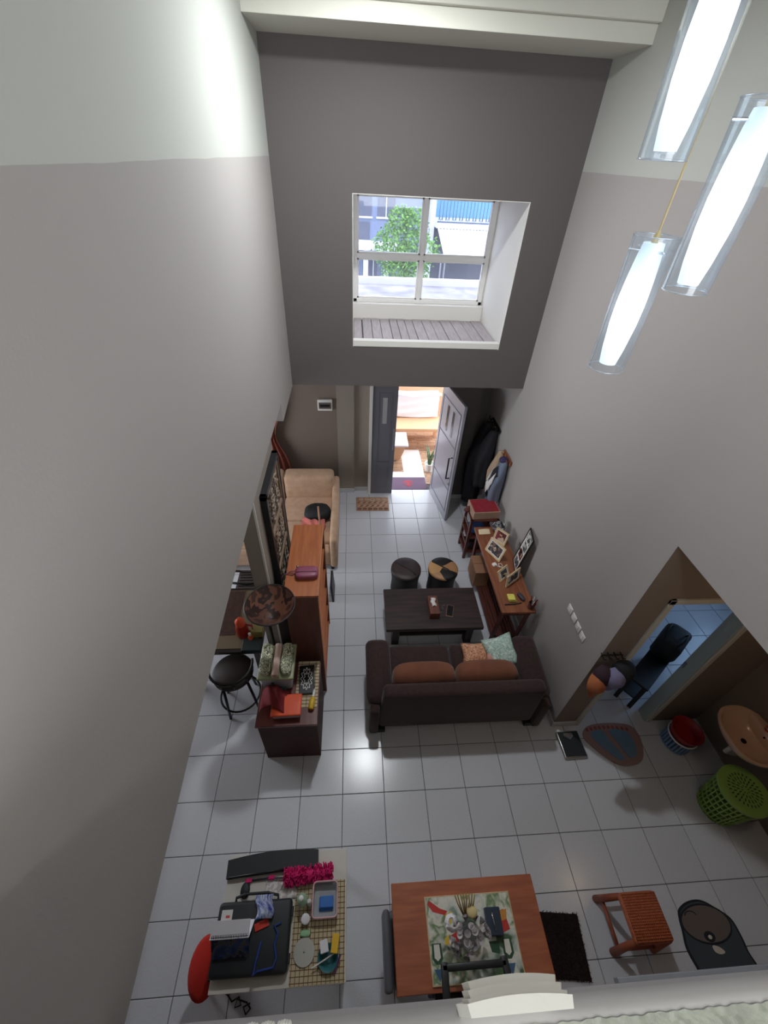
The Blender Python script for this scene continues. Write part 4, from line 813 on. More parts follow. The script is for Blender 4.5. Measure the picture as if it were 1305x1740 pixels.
# black folded panel on the floor beyond the bookcase
t = thing('folded_board', 'thin black panel with pale edge leaning by the far end of the bookcase', 'board', (-0.165, 1.22, 0), rz=0.0)
b = B(); b.box(-0.012, 0.012, -0.15, 0.15, 0, 0.32, bev=0.008, m=mat_of(ry=-0.06)); b.build('sheet', 'frame_black', t)
b = B(); b.box(0.012, 0.018, -0.15, 0.15, 0, 0.32, bev=0.002, m=mat_of(ry=-0.06)); b.build('edge', 'case_grey', t)
# floor lamp with leaf bowl shade
cells('leaf_shade', [(60, 38, 32), (96, 62, 50), (48, 32, 28), (116, 76, 60), (70, 46, 38)], 5.5, rough=0.5, warp=0.2, kind='NOISE')
fl = thing('floor_lamp', 'floor lamp with wide brown leaf bowl shade beside the bookcase', 'lamp', (-0.66, -0.19, 0))
b = B(); b.lathe([(0.12, 0), (0.12, 0.02), (0.03, 0.04)], seg=24); b.build('base', 'black_metal', fl, smooth=40)
b = B(); b.tube([(0, 0, 0.03), (0, 0, 1.5), (0.03, -0.05, 1.60), (0.075, -0.125, 1.64)], 0.014, seg=10); b.build('pole', 'black_metal', fl, smooth=True)
b = B(); tilt = mat_of((0.085, -0.145, 1.64), rx=0.03, ry=0.02)
b.lathe([(0.03, 0.0), (0.10, 0.06), (0.16, 0.13), (0.206, 0.20), (0.198, 0.205), (0.152, 0.138), (0.09, 0.07), (0.02, 0.012)], seg=36, cap0=True, cap1=True, m=tilt); b.build('shade', 'leaf_shade', fl, smooth=60)
b = B(); b.tube([(0.202 * math.cos(q / 40 * 6.283), 0.202 * math.sin(q / 40 * 6.283), 0.203) for q in range(40)], 0.006, seg=6, closed=True, m=tilt); b.build('shade_rim', 'frame_ebony', fl, smooth=True)
# low cabinet
wood('cabinet_wood', (86, 38, 32), (104, 50, 40), rough=0.35, stretch=(12, 1.5, 12), coat=0.2); wood('cabinet_front', (64, 34, 30), (74, 40, 35), rough=0.75, stretch=(2, 10, 10), coat=0.0)
cb = thing('low_cabinet', 'dark red brown low cabinet in front of the bookcase', 'cabinet', (-0.50, -0.55, 0))
b = B(); b.box(-0.255, 0.275, -0.295, 0.305, 0, 0.72); b.build('body', 'cabinet_front', cb)
b = B(); b.box(-0.275, 0.28, -0.305, 0.31, 0.72, 0.75, bev=0.004); b.build('top_board', 'cabinet_wood', cb)
b = B(); b.box(-0.262, -0.254, -0.28, 0.0, 0.04, 0.70); dd = b.build('door', 'cabinet_wood', cb)
b = B(); b.box(-0.285, -0.262, -0.05, -0.035, 0.35, 0.48, bev=0.004); b.build('handle', 'grey_metal', dd)
M('box_clear', (176, 186, 198), 0.25, alpha=0.85); M('lid_green', (150, 156, 118), 0.45); M('latch_teal', (54, 92, 92), 0.5)
cells('batik', [(196, 192, 160), (70, 82, 66), (206, 204, 176), (120, 128, 96), (54, 60, 52), (212, 210, 186)], 26, warp=0.12, kind='NOISE')
Z = 0.75
sb = thing('storage_box', 'translucent plastic storage box with green lid on the cabinet', 'storage box', (-0.605, -0.375, Z))
b = B(); b.box(-0.15, 0.15, -0.16, 0.17, 0, 0.235, bev=0.03, seg=3)
for v in b.bm.verts: v.co.x *= 0.9 + 0.1 * v.co.z / 0.235; v.co.y *= 0.9 + 0.1 * v.co.z / 0.235
b.build('body', 'box_clear', sb, smooth=40)
b = B(); b.box(-0.165, 0.165, -0.175, 0.185, 0.235, 0.262, bev=0.012, seg=3); b.build('lid', 'lid_green', sb, smooth=40)
b = B(); b.box(-0.08, 0.08, -0.175, -0.155, 0.03, 0.075, bev=0.006); b.build('latch', 'latch_teal', sb)
b = B(); b.cyl((0, 0, 0), 0.016, 0.006, seg=16, m=mat_of((-0.03, -0.165, 0.17), rx=math.pi / 2)); b.build('round_logo', 'case_grey', sb)
for x, lab in ((-0.70, 'left green batik cloth bundle on the storage box lid'), (-0.51, 'right green batik cloth bundle on the storage box lid')):
    b = B(); b.ell((0, 0, 0.035), (0.055, 0.165, 0.036), p=0.6, nu=20, nv=10)
    for v in b.bm.verts: v.co.z += 0.006 * math.sin(v.co.y * 70); v.co.x += 0.006 * math.sin(v.co.y * 30)
    tag(b.build('cloth_bundle', 'batik', smooth=True), lab, 'cloth', 'batik bundles').location = (x, -0.365, Z + 0.262)
M('paper_pink', (206, 178, 166), 0.85)
t = thing('paper_roll', 'pinkish paper roll between the batik bundles', 'paper roll', (-0.605, -0.38, Z + 0.262))
b = B(); b.lathe([(0.034, -0.16), (0.034, 0.16), (0.014, 0.16), (0.014, -0.16), (0.034, -0.16)], seg=20, cap0=False, cap1=False, m=mat_of((0, 0, 0.034), rx=math.pi / 2)); b.build('roll', 'paper_pink', t, smooth=40)
b = B(); b.lathe([(0.0142, -0.158), (0.0142, 0.158)], seg=16, cap0=False, cap1=False, m=mat_of((0, 0, 0.034), rx=math.pi / 2)); b.build('core', 'cardboard', t, smooth=True)
M('orange_lid', (226, 84, 40), 0.5); M('tub_clear', (190, 176, 180), 0.3); M('cloth_wine', (120, 34, 40), 0.9, bump=(30, 0.4))
t = thing('food_container', 'plastic container with orange lid on the cabinet front', 'container', (-0.50, -0.71, Z), rz=0.02)
b = B(); b.box(-0.125, 0.125, -0.085, 0.095, 0, 0.075, bev=0.02, seg=3); b.build('tub', 'tub_clear', t, smooth=40)
b = B(); b.box(-0.135, 0.135, -0.095, 0.105, 0.07, 0.092, bev=0.012, seg=3); b.build('lid', 'orange_lid', t, smooth=40)
b = B()
for k in range(9): b.box(-0.02 + 0.014 * k, -0.014 + 0.014 * k, -0.08, 0.09, 0.091, 0.0935)
b.build('lid_ribs', 'orange_lid', t)
b = B(); b.grid(lambda u, v: (-0.14 + 0.27 * u, -0.10 + 0.20 * v + 0.03 * math.sin(u * 5), 0.02 + 0.08 * max(0, math.sin(math.pi * min(1, u * 1.1))) * (0.5 + 0.5 * math.sin(2.5 * v + 0.4)) + 0.012 * math.sin(u * 18 + 5 * v)), 26, 18, thick=0.006); tag(b.build('wine_cloth', 'cloth_wine', smooth=True), 'wine red cloth draped over the orange lid', 'cloth').location = (-0.60, -0.655, Z + 0.055)
b = B(); b.prism([(-0.02, -0.06), (0.015, -0.05), (0.03, 0.05), (0.01, 0.07), (-0.012, 0.04)], 0, 0.008); tag(b.build('white_tag', 'plastic_white'), 'white plastic tag beside the wine cloth', 'tag').location = (-0.735, -0.60, Z + 0.002)
M('bamboo', (196, 180, 148), 0.8)
bm_ = thing('bamboo_mat', 'woven bamboo mat on the cabinet under the black tray', 'mat', (-0.335, -0.465, Z))
for k in range(14):
    b = B(); b.box(-0.105, 0.105, -0.23 + 0.0335 * k, -0.23 + 0.0335 * k + 0.027, 0, 0.005, bev=0.001, seg=1); b.build('slat', 'bamboo', bm_)
for x in (-0.07, 0.0, 0.07):
    b = B(); b.box(x, x + 0.004, -0.23, 0.235, 0.004, 0.0065); b.build('thread', 'mat_brown', bm_)
ty = thing('filigree_tray', 'black tray with white filigree outline on the bamboo mat', 'tray', (-0.345, -0.43, Z + 0.007), rz=0.06)
b = B(); b.box(-0.07, 0.075, -0.15, 0.14, 0, 0.025, bev=0.005); b.build('tray', 'frame_black', ty)
b = B(); b.tube([((0.048 + 0.009 * math.cos(12 * q / 90 * 6.283)) * math.cos(q / 90 * 6.283), 0.0 + (0.10 + 0.014 * math.cos(12 * q / 90 * 6.283)) * math.sin(q / 90 * 6.283), 0.0265) for q in range(90)], 0.0035, seg=5, closed=True); b.build('filigree', 'plastic_white', ty, smooth=True)
b = B(); b.tube([((0.024 + 0.008 * math.cos(8 * q / 60 * 6.283)) * math.cos(q / 60 * 6.283), (0.06 + 0.014 * math.cos(8 * q / 60 * 6.283)) * math.sin(q / 60 * 6.283), 0.0265) for q in range(60)], 0.003, seg=5, closed=True); b.build('inner_filigree', 'plastic_white', ty, smooth=True)
M('bottle_yellow', (216, 176, 50), 0.4)
t = thing('spray_bottle', 'yellow bottle with white cap lying at the cabinet corner', 'bottle', (-0.275, -0.66, Z + 0.008), rz=1.45)
b = B(); b.lathe([(0.018, -0.07), (0.026, -0.06), (0.027, 0.02), (0.014, 0.045)], seg=18, m=mat_of((0, 0, 0.027), ry=math.pi / 2)); b.build('body', 'bottle_yellow', t, smooth=50)
b = B(); b.lathe([(0.013, 0.045), (0.013, 0.09), (0.007, 0.12)], seg=14, m=mat_of((0, 0, 0.027), ry=math.pi / 2)); b.build('cap', 'plastic_white', t, smooth=50)
# dining side
M('stool_seat', (50, 40, 38), 0.6)
st = thing('bar_stool', 'black round stool with low back rail left of the cabinet', 'stool', (-1.11, -0.25, 0), rz=0.3)
b = B(); b.lathe([(0.0001, 0.60), (0.185, 0.60), (0.20, 0.61), (0.20, 0.64), (0.18, 0.66), (0.0001, 0.665)], seg=32, cap0=False, cap1=False); b.build('seat', 'stool_seat', st, smooth=50)
for k in range(4):
    a = 0.785 + k * 1.571; b = B(); b.tube([(0.16 * math.cos(a), 0.16 * math.sin(a), 0.60), (0.215 * math.cos(a), 0.215 * math.sin(a), 0.0)], 0.014, seg=8); b.build('leg', 'black_metal', st, smooth=True)
b = B(); b.tube([(0.205 * math.cos(q / 30 * 6.283), 0.205 * math.sin(q / 30 * 6.283), 0.18) for q in range(30)], 0.011, seg=6, closed=True); b.build('foot_ring', 'black_metal', st, smooth=True)
b = B(); b.tube([(0.21 * math.cos(math.pi * (1.0 + q / 16)), 0.21 * math.sin(math.pi * (1.0 + q / 16)), 0.76) for q in range(17)], 0.013, seg=8); b.build('back_rail', 'black_metal', st, smooth=True)
for k in range(5):
    a = math.pi * (1.08 + 0.21 * k); b = B(); b.tube([(0.195 * math.cos(a), 0.195 * math.sin(a), 0.62), (0.21 * math.cos(a), 0.21 * math.sin(a), 0.76)], 0.008, seg=6); b.build('spindle', 'black_metal', st, smooth=True)
wood('dining_black', (30, 24, 24), (44, 34, 32), rough=0.3, stretch=(2, 10, 10)); wood('runner_brown', (66, 42, 36), (84, 54, 44), rough=0.8, stretch=(8, 8, 8)); M('tan_top', (128, 112, 88), 0.5)
dt = thing('dining_table', 'dark dining table with tan inset beyond the stool', 'table', (-1.20, 0.32, 0))
b = B(); b.box(-0.55, 0.36, -0.42, 0.42, 0.70, 0.74, bev=0.005); b.build('table_top', 'dining_black', dt)
b = B(); b.box(-0.50, 0.31, -0.38, 0.38, 0.74, 0.746, bev=0.002); b.build('inset', 'tan_top', dt)
b = B(); b.box(-0.46, 0.06, -0.22, 0.37, 0.747, 0.752, bev=0.002); b.build('runner', 'runner_brown', dt)
for sx in (-0.49, 0.30):
    for sy in (-0.36, 0.36):
        b = B(); b.box(sx - 0.03, sx + 0.03, sy - 0.03, sy + 0.03, 0, 0.70); b.build('leg', 'dining_black', dt)
M('thermos_red', (150, 36, 28), 0.35); M('thermos_orange', (216, 84, 50), 0.35)
t = thing('thermos_jug', 'red thermos jug with orange lid on the dining table', 'jug', (-1.05, 0.10, 0.752))
b = B(); b.lathe([(0.06, 0), (0.068, 0.03), (0.064, 0.13), (0.048, 0.19)], seg=24); b.build('body', 'thermos_red', t, smooth=50)
b = B(); b.lathe([(0.05, 0.19), (0.05, 0.24), (0.03, 0.27), (0.02, 0.29)], seg=24); b.build('lid', 'thermos_orange', t, smooth=50)
b = B(); b.tube([(0.06, 0, 0.05), (0.11, 0, 0.07), (0.11, 0, 0.16), (0.05, 0, 0.18)], 0.011, seg=8); b.build('handle', 'thermos_red', t, smooth=True)
t = thing('sauce_bottle', 'small orange bottle with white cap beside the thermos', 'bottle', (-0.955, 0.02, 0.752))
b = B(); b.lathe([(0.024, 0), (0.025, 0.08), (0.012, 0.11)], seg=16); b.build('body', 'thermos_orange', t, smooth=50)
b = B(); b.cyl((0, 0, 0.11), 0.014, 0.03, seg=14); b.build('cap', 'plastic_white', t, smooth=50)
M('olive_box', (150, 138, 84), 0.6); M('teal_dark', (34, 52, 52), 0.6)
b = B(); b.box(-0.06, 0.06, -0.05, 0.05, 0, 0.10, bev=0.006); tag(b.build('olive_carton', 'olive_box'), 'olive yellow carton on the dining table under the lampshade', 'carton').location = (-0.90, 0.11, 0.752)
b = B(); b.box(-0.10, 0.10, -0.07, 0.07, 0, 0.05, bev=0.006); tag(b.build('dark_tin', 'teal_dark'), 'dark teal tin on the near edge of the dining table', 'tin').location = (-0.93, -0.05, 0.752)
M('rattan_dark', (58, 46, 44), 0.7)
ch = thing('dining_chair', 'dark slatted dining chair behind the dining table', 'chair', (-1.16, 1.08, 0))
b = B(); b.box(-0.22, 0.22, -0.22, 0.22, 0.40, 0.43, bev=0.01); b.build('seat', 'rattan_dark', ch)
for k in range(9):
    b = B(); b.box(-0.19, 0.19, -0.2 + 0.046 * k, -0.2 + 0.046 * k + 0.03, 0.43, 0.45, bev=0.004, seg=1); b.build('slat', 'rattan_dark', ch)
for sx in (-0.2, 0.2):
    for sy in (-0.2, 0.2):
        b = B(); b.tube([(sx, sy, 0), (sx, sy, 0.41 if sy > 0 else 0.41)], 0.016, seg=8); b.build('leg', 'black_metal', ch, smooth=True)
b = B(); b.tube([(-0.22, 0.20, 0.43), (-0.24, 0.0, 0.66), (-0.22, -0.22, 0.70), (0.0, -0.27, 0.72), (0.22, -0.22, 0.70), (0.24, 0.0, 0.66), (0.22, 0.2, 0.43)], 0.016, seg=8); b.build('arm_rail', 'black_metal', ch, smooth=True)
# ================================================================== NEAR TABLES
M('white_table', (206, 202, 194), 0.5)
wt = thing('white_table', 'white table crowded with small things, nearest the left wall', 'table', (-0.365, -2.09, 0))
b = B(); b.box(-0.42, 0.42, -0.335, 0.335, 0.725, 0.75, bev=0.003); b.build('table_top', 'white_table', wt)
for sx in (-0.37, 0.37):
    for sy in (-0.29, 0.29):
        b = B(); b.box(sx - 0.025, sx + 0.025, sy - 0.025, sy + 0.025, 0, 0.725); b.build('leg', 'white_table', wt)
Z = 0.75
M('case_black', (30, 33, 36), 0.55, bump=(220, 0.15)); M('sticker_white', (206, 204, 200), 0.6); M('sticker_red', (190, 60, 60), 0.6)
tc_ = thing('tool_case', 'large black hard plastic case lying on the white table', 'case', (-0.55, -2.19, Z))
b = B(); b.box(-0.24, 0.24, -0.175, 0.175, 0, 0.075, bev=0.022, seg=3); b.build('shell', 'case_black', tc_, smooth=40)
b = B(); b.box(-0.235, 0.235, -0.17, 0.17, 0.034, 0.040); b.build('seam', 'frame_black', tc_)
b = B(); b.tube([(-0.14, 0.17, 0.04), (-0.14, 0.195, 0.05), (-0.07, 0.21, 0.055), (0.07, 0.21, 0.055), (0.14, 0.195, 0.05), (0.14, 0.17, 0.04)], 0.009, seg=8); b.build('handle', 'case_black', tc_, smooth=True)
for y in (0.11, -0.11):
    b = B(); b.box(0.235, 0.25, y - 0.025, y + 0.025, 0.02, 0.055, bev=0.004); b.build('latch', 'case_black', tc_)
b = B(); b.box(-0.215, -0.145, 0.085, 0.135, 0.075, 0.0762); b.build('sticker', 'sticker_white', tc_); b = B(); b.box(-0.185, -0.16, 0.095, 0.108, 0.0762, 0.0768); b.build('sticker_print', 'sticker_red', tc_)
ba = thing('curved_tray', 'long black curved plastic tray along the far table edge', 'tray', (-0.47, -1.82, Z), rz=0.05)
pts = [(-0.32, -0.055)] + [(-0.32 + 0.64 * k / 12, 0.03 + 0.04 * math.sin(math.pi * (0.15 + 0.7 * k / 12))) for k in range(13)] + [(0.32, -0.035), (0.30, -0.045)]
b = B(); b.prism(pts, 0, 0.035); b.build('tray', 'case_black', ba)
b = B(); b.tube([(-0.30, -0.052, 0.034), (-0.05, -0.045, 0.036), (0.10, -0.04, 0.036)], 0.007, seg=6); b.build('groove_rail', 'frame_black', ba, smooth=True)
M('pink_fluff', (206, 30, 110), 0.8)
du = thing('pink_duster', 'bright pink microfibre duster on the white table', 'duster', (-0.215, -1.895, Z + 0.035), rz=0.06)
b = B(); b.tube([(-0.16, 0, 0), (0.165, 0, 0)], 0.026, seg=10); b.build('core', 'pink_fluff', du, smooth=True)
b = B(); rr = random.Random(5)
for k in range(420):
    x = rr.uniform(-0.17, 0.175); a = rr.random() * 6.283; l = rr.uniform(0.045, 0.062); d = Vector((0.3 * rr.uniform(-1, 1), math.cos(a), math.sin(a))).normalized()
    p = Vector((x, 0.02 * math.cos(a), 0.02 * math.sin(a))); q = p + d * (l - 0.02)
    if q.z < -0.028: q.z = -0.028
    b.tube([p, q], 0.0042, seg=4)
fz = b.build('fluff', 'pink_fluff', du); fz['kind'] = 'stuff'
b = B(); b.tube([(-0.16, 0, -0.01), (-0.28, 0.015, -0.02), (-0.43, 0.015, -0.022)], 0.006, seg=6); b.build('handle', 'case_grey', du, smooth=True)
for x in (-0.415, -0.26):
    b = B(); b.box(x - 0.022, x + 0.022, 0.003, 0.027, -0.03, -0.01, bev=0.005); b.build('grip', 'pink_fluff', du)
mo = thing('black_clip', 'small black oval gadget beside the curved tray', 'gadget', (-0.645, -1.955, Z))
b = B(); b.ell((0, 0, 0.016), (0.032, 0.045, 0.018), nu=20, nv=10); b.build('body', 'case_black', mo, smooth=True)
for a in (1.2, 1.57, 1.94):
    b = B(); b.tube([(0, -0.012, 0.034), (0.03 * math.cos(-a), -0.012 + 0.03 * math.sin(-a), 0.031)], 0.003, seg=5); b.build('rib', 'case_grey', mo)
cells('lace', [(222, 218, 214), (196, 190, 188), (230, 227, 224)], 22, kind='NOISE')
b = B(); b.grid(lambda u, v: (-0.11 + 0.22 * u, -0.055 + 0.11 * v, 0.003 + 0.012 * max(0, math.sin(u * 9) * math.sin(v * 7))), 20, 12, thick=0.002); tag(b.build('lace_paper', 'lace', smooth=True), 'crumpled white lace paper under the pink duster', 'paper').location = (-0.40, -1.96, Z)
# calendar
M('cal_white', (222, 220, 226), 0.7); cells('cal_blue', [(30, 50, 92), (46, 72, 120), (84, 84, 90), (24, 40, 78)], 14, warp=0.1, kind='NOISE')
ca = thing('desk_calendar', 'spiral desk calendar with blue picture on the black case', 'calendar', (-0.665, -2.165, Z + 0.076), rz=0.0)
b = B(); b.box(-0.12, 0.12, -0.002, 0.002, 0, 0.16, m=mat_of((0, 0.055, 0), rx=-(-0.62)) @ mat_of()); b.build('rear_page', 'cal_white', ca)
b = B(); b.box(-0.115, 0.115, -0.002, 0.002, 0, 0.155, m=mat_of((0, -0.115, 0), rx=-0.62)); b.build('picture_page', 'cal_blue', ca)
b = B(); b.box(-0.118, 0.118, -0.0025, 0.0025, 0, 0.075, m=mat_of((0, -0.028, 0.127), rx=-1.35)); b.build('white_page', 'cal_white', ca)
b = B()
for k in range(22): b.tube([(-0.105 + 0.01 * k, -0.026 + 0.008 * math.cos(q), 0.13 + 0.008 * math.sin(q)) for q in (0, 1.05, 2.1, 3.15, 4.2, 5.25)], 0.0016, seg=4, closed=True)
b.build('spiral', 'black_metal', ca)
M('foil_blue', (44, 66, 150), 0.25, noise=10, c2=(206, 214, 230), stretch=(2, 2, 10)); M('foil_red', (206, 56, 40), 0.5)
b = B(); b.grid(lambda u, v: (-0.055 + 0.11 * u + 0.012 * math.sin(v * 6), -0.06 + 0.12 * v, 0.02 + 0.035 * math.sin(math.pi * u) * (0.6 + 0.4 * math.sin(v * 5)) + 0.008 * math.sin(u * 20 + v * 9)), 20, 16, thick=0.004); cw = tag(b.build('snack_wrapper', 'foil_blue', smooth=True), 'crumpled blue and white foil packet on the black case', 'packet'); cw.location = (-0.485, -2.055, Z + 0.078)
b = B(); b.box(-0.045, 0.045, -0.02, 0.02, 0, 0.006, bev=0.002, m=mat_of((-0.01, -0.085, 0.0), rz=0.3)); b.build('red_corner', 'foil_red', cw)
M('blue_strap', (26, 56, 130), 0.6)
b = B(); b.tube([(0.06, 0.10, 0), (0.02, 0.085, 0.002), (0.045, 0.05, 0.002), (0.03, 0.0, 0.002), (0.05, -0.06, 0.0), (0.035, -0.10, 0.002), (-0.06, -0.11, 0.002), (-0.085, -0.13, 0.002), (-0.075, -0.07, 0.002), (-0.055, 0.02, 0.002)], 0.0065, seg=6); tag(b.build('blue_lanyard', 'blue_strap', smooth=True), 'blue lanyard cord lying on the black case', 'lanyard').location = (-0.43, -2.235, Z + 0.083)
# right-hand mat and its things
gm = thing('grid_mat', 'bamboo placemat with dark grid on the white table', 'placemat', (-0.125, -2.175, Z))
b = B(); b.box(-0.175, 0.17, -0.245, 0.245, 0, 0.003); b.build('mat', 'bamboo', gm)
M('mat_line', (110, 84, 54), 0.8)
for k in range(13):
    b = B(); x = -0.168 + 0.0275 * k; b.box(x, x + 0.004, -0.245, 0.245, 0.003, 0.0045); b.build('warp_line', 'mat_line', gm)
for k in range(18):
    b = B(); y = -0.235 + 0.0275 * k; b.box(-0.175, 0.17, y, y + 0.004, 0.003, 0.0042); b.build('weft_line', 'mat_line', gm)
Zm = Z + 0.0045
M('rim_pink', (206, 164, 168), 0.4); M('clear_tub', (200, 204, 210), 0.25, alpha=0.55); M('pack_blue', (42, 110, 190), 0.4)
t = thing('clear_tub', 'clear plastic tub with pink rim holding blue packets', 'container', (-0.09, -2.035, Zm))
b = B(); b.box(-0.075, 0.075, -0.085, 0.085, 0, 0.004); b.build('bottom', 'clear_tub', t)
for (x0, x1, y0, y1) in ((-0.08, -0.076, -0.088, 0.088), (0.076, 0.08, -0.088, 0.088), (-0.08, 0.08, -0.09, -0.086), (-0.08, 0.08, 0.086, 0.09)):
    b = B(); b.box(x0, x1, y0, y1, 0, 0.06); b.build('wall', 'clear_tub', t)
pp = []
for cx, cy, a0 in ((0.06, 0.07, 0), (-0.06, 0.07, 1), (-0.06, -0.07, 2), (0.06, -0.07, 3)):
    for q in range(5): a = (a0 + q / 4) * math.pi / 2; pp.append((cx + 0.022 * math.cos(a), cy + 0.022 * math.sin(a), 0.06))
b = B(); b.tube(pp, 0.006, seg=8, closed=True); b.build('rim', 'rim_pink', t, smooth=True)
for k in range(4):
    tag((lambda b: (b.box(-0.045, 0.045, -0.03, 0.03, 0, 0.008, bev=0.003), b)[1])(B()).build('blue_packet', 'pack_blue'), ('lowest', 'second lowest', 'second highest', 'topmost')[k] + ' blue packet stacked inside the clear tub', 'packet', 'blue packets in the tub').location = (-0.085 + 0.006 * (k % 2), -2.06 + 0.005 * k, Zm + 0.005 + 0.009 * k)
M('pale_green_glass', (176, 206, 176), 0.2, alpha=0.6)
t = thing('glass_jar', 'pale green glass jar with white stopper on the placemat', 'jar', (-0.245, -2.03, Zm))
b = B(); b.lathe([(0.03, 0), (0.037, 0.03), (0.036, 0.08), (0.02, 0.10)], seg=22); b.build('body', 'pale_green_glass', t, smooth=50)
b = B(); b.lathe([(0.014, 0.10), (0.015, 0.13), (0.008, 0.135)], seg=14); b.build('stopper', 'plastic_white', t, smooth=50)
t = thing('pump_bottle', 'small white bottle between the green jar and the tub', 'bottle', (-0.195, -2.045, Zm))
b = B(); b.lathe([(0.017, 0), (0.018, 0.07), (0.012, 0.09)], seg=16); b.build('body', 'plastic_white', t, smooth=50)
b = B(); b.cyl((0, 0, 0.09), 0.01, 0.018, seg=12); b.build('cap', 'cal_white', t, smooth=50)
t = thing('cream_jar', 'white round cream jar in the middle of the placemat', 'jar', (-0.215, -2.125, Zm))
b = B(); b.cyl((0, 0, 0), 0.026, 0.04, seg=22); b.build('body', 'plastic_white', t, smooth=50)
b = B(); b.lathe([(0.028, 0.04), (0.028, 0.055), (0.02, 0.06), (0.0001, 0.06)], seg=22); b.build('lid', 'cal_white', t, smooth=50)
M('soap_green', (150, 196, 150), 0.5)
b = B(); b.ell((0, 0, 0.012), (0.034, 0.018, 0.013), p=0.7); tag(b.build('green_soap', 'soap_green', smooth=True), 'green soap piece above the steel disc', 'soap').location = (-0.215, -2.19, Zm)
M('steel', (186, 186, 184), 0.28, metal=0.9)
t = thing('steel_lid', 'round brushed steel lid on the placemat', 'lid', (-0.215, -2.275, Zm))
b = B(); b.lathe([(0.066, 0), (0.068, 0.006), (0.067, 0.009), (0.0001, 0.009)], seg=36); b.build('disc', 'steel', t, smooth=25)
b = B(); b.ell((0, 0, 0.013), (0.006, 0.006, 0.004), nu=10, nv=6); b.build('centre', 'chrome', t, smooth=True)
M('teal_box', (40, 104, 112), 0.5); M('box_yellow', (226, 180, 40), 0.5)
t = thing('teal_dish', 'teal dish holding small boxes at the placemat corner', 'dish', (-0.06, -2.31, Zm))
b = B(); b.lathe([(0.04, 0), (0.062, 0.03), (0.066, 0.032), (0.055, 0.028), (0.036, 0.005)], seg=24); b.build('dish', 'teal_box', t, smooth=50)
b = B(); b.box(-0.025, 0.025, -0.03, 0.03, 0, 0.05, bev=0.003, m=mat_of((-0.04, 0.05, 0.0), rz=0.2)); tag(b.build('white_carton', 'cal_white'), 'small white carton with print beside the yellow box', 'carton').location = (-0.045, -2.31, Zm + 0.03)
b = B(); b.box(-0.022, 0.022, -0.045, 0.045, 0, 0.04, bev=0.003, m=mat_of((0.03, 0.05, 0.0), rz=-0.15)); tag(b.build('yellow_carton', 'box_yellow'), 'bright yellow carton at the right edge of the placemat', 'carton').location = (-0.045, -2.30, Zm + 0.03)
b = B(); b.tube([(-0.09, -0.02, 0.03), (0.06, 0.04, 0.05)], 0.004, seg=6); tag(b.build('white_stick', 'plastic_white'), 'thin white stick lying across the teal dish', 'stick').location = (-0.07, -2.33, Zm)
M('pen_violet', (110, 70, 120), 0.4)
b = B(); b.tube([(-0.01, -0.05, 0.01), (0.03, 0.03, 0.045)], 0.006, seg=6); tag(b.build('violet_pen', 'pen_violet'), 'violet pen leaning in the teal dish', 'pen').location = (-0.01, -2.33, Zm)
# red cloth on a stool beside the table, cable on the floor
M('cloth_red', (176, 34, 22), 0.95, bump=(60, 0.5))
rs = thing('red_stool', 'stool under a bright red plush cover left of the white table', 'stool', (-0.90, -2.29, 0))
b = B(); b.lathe([(0.10, 0.40), (0.135, 0.43), (0.14, 0.46), (0.11, 0.49), (0.0001, 0.50)], seg=28, m=mat_of(s=(0.75, 1.15, 1))); b.build('plush_cover', 'cloth_red', rs, smooth=60)
for k in range(4):
    a = 0.785 + 1.571 * k; b = B(); b.tube([(0.06 * math.cos(a), 0.08 * math.sin(a), 0.42), (0.09 * math.cos(a), 0.12 * math.sin(a), 0)], 0.012, seg=6); b.build('leg', 'desk_wood', rs)
b = B(); b.tube([(-0.08, 0.09, 0.7), (-0.085, 0.06, 0.3), (-0.08, 0.03, 0.01), (-0.05, 0.0, 0.01), (0.0, 0.02, 0.012), (0.02, -0.02, 0.02), (-0.02, -0.03, 0.02), (-0.01, 0.01, 0.025), (0.06, -0.01, 0.015), (0.09, -0.04, 0.012), (0.06, -0.065, 0.012), (0.04, -0.03, 0.02), (0.085, -0.015, 0.02)], 0.006, seg=6); tag(b.build('power_cable', 'black_metal', smooth=True), 'black power cable hanging off the white table to the floor', 'cable').location = (-0.725, -2.45, 0)
# wooden dining table near the parapet
wood('table_wood', (150, 78, 46), (176, 98, 62), rough=0.35, stretch=(1.6, 14, 14), scale=2.2, coat=0.25)
kt = thing('wood_table', 'reddish brown wooden table with a printed canvas in the foreground', 'table', (0.88, -2.235, 0))
b = B(); b.box(-0.51, 0.51, -0.265, 0.265, 0.715, 0.75, bev=0.005); b.build('table_top', 'table_wood', kt)
for sx in (-0.44, 0.44):
    for sy in (-0.2, 0.2):
        b = B(); b.box(sx - 0.03, sx + 0.03, sy - 0.03, sy + 0.03, 0, 0.715); b.build('leg', 'table_wood', kt)
cells('canvas_print', [(44, 66, 48), (206, 206, 192), (104, 132, 84), (224, 220, 206), (186, 196, 186), (70, 96, 66)], 7, rough=0.55, warp=0.12, kind='NOISE', smooth=True)
cv = thing('printed_canvas', 'colourful printed canvas lying on the wooden table', 'canvas', (0.895, -2.265, 0.75))
b = B(); b.box(-0.30, 0.30, -0.208, 0.21, 0, 0.012, bev=0.002); b.build('board', 'gold_frame', cv)
b = B(); b.box(-0.293, 0.293, -0.201, 0.203, 0.0118, 0.0128); b.build('print', 'canvas_print', cv)
M('pr_red', (190, 50, 40), 0.55); M('pr_yellow', (222, 184, 60), 0.55); M('pr_green', (40, 76, 50), 0.55); M('pr_white', (226, 222, 210), 0.55); M('pr_orange', (206, 140, 60), 0.55); M('pr_blue', (60, 96, 130), 0.55)
def patch(poly, mm, z):
    b = B(); b.prism(poly, 0.0126, z); b.build('print_patch', mm, cv)
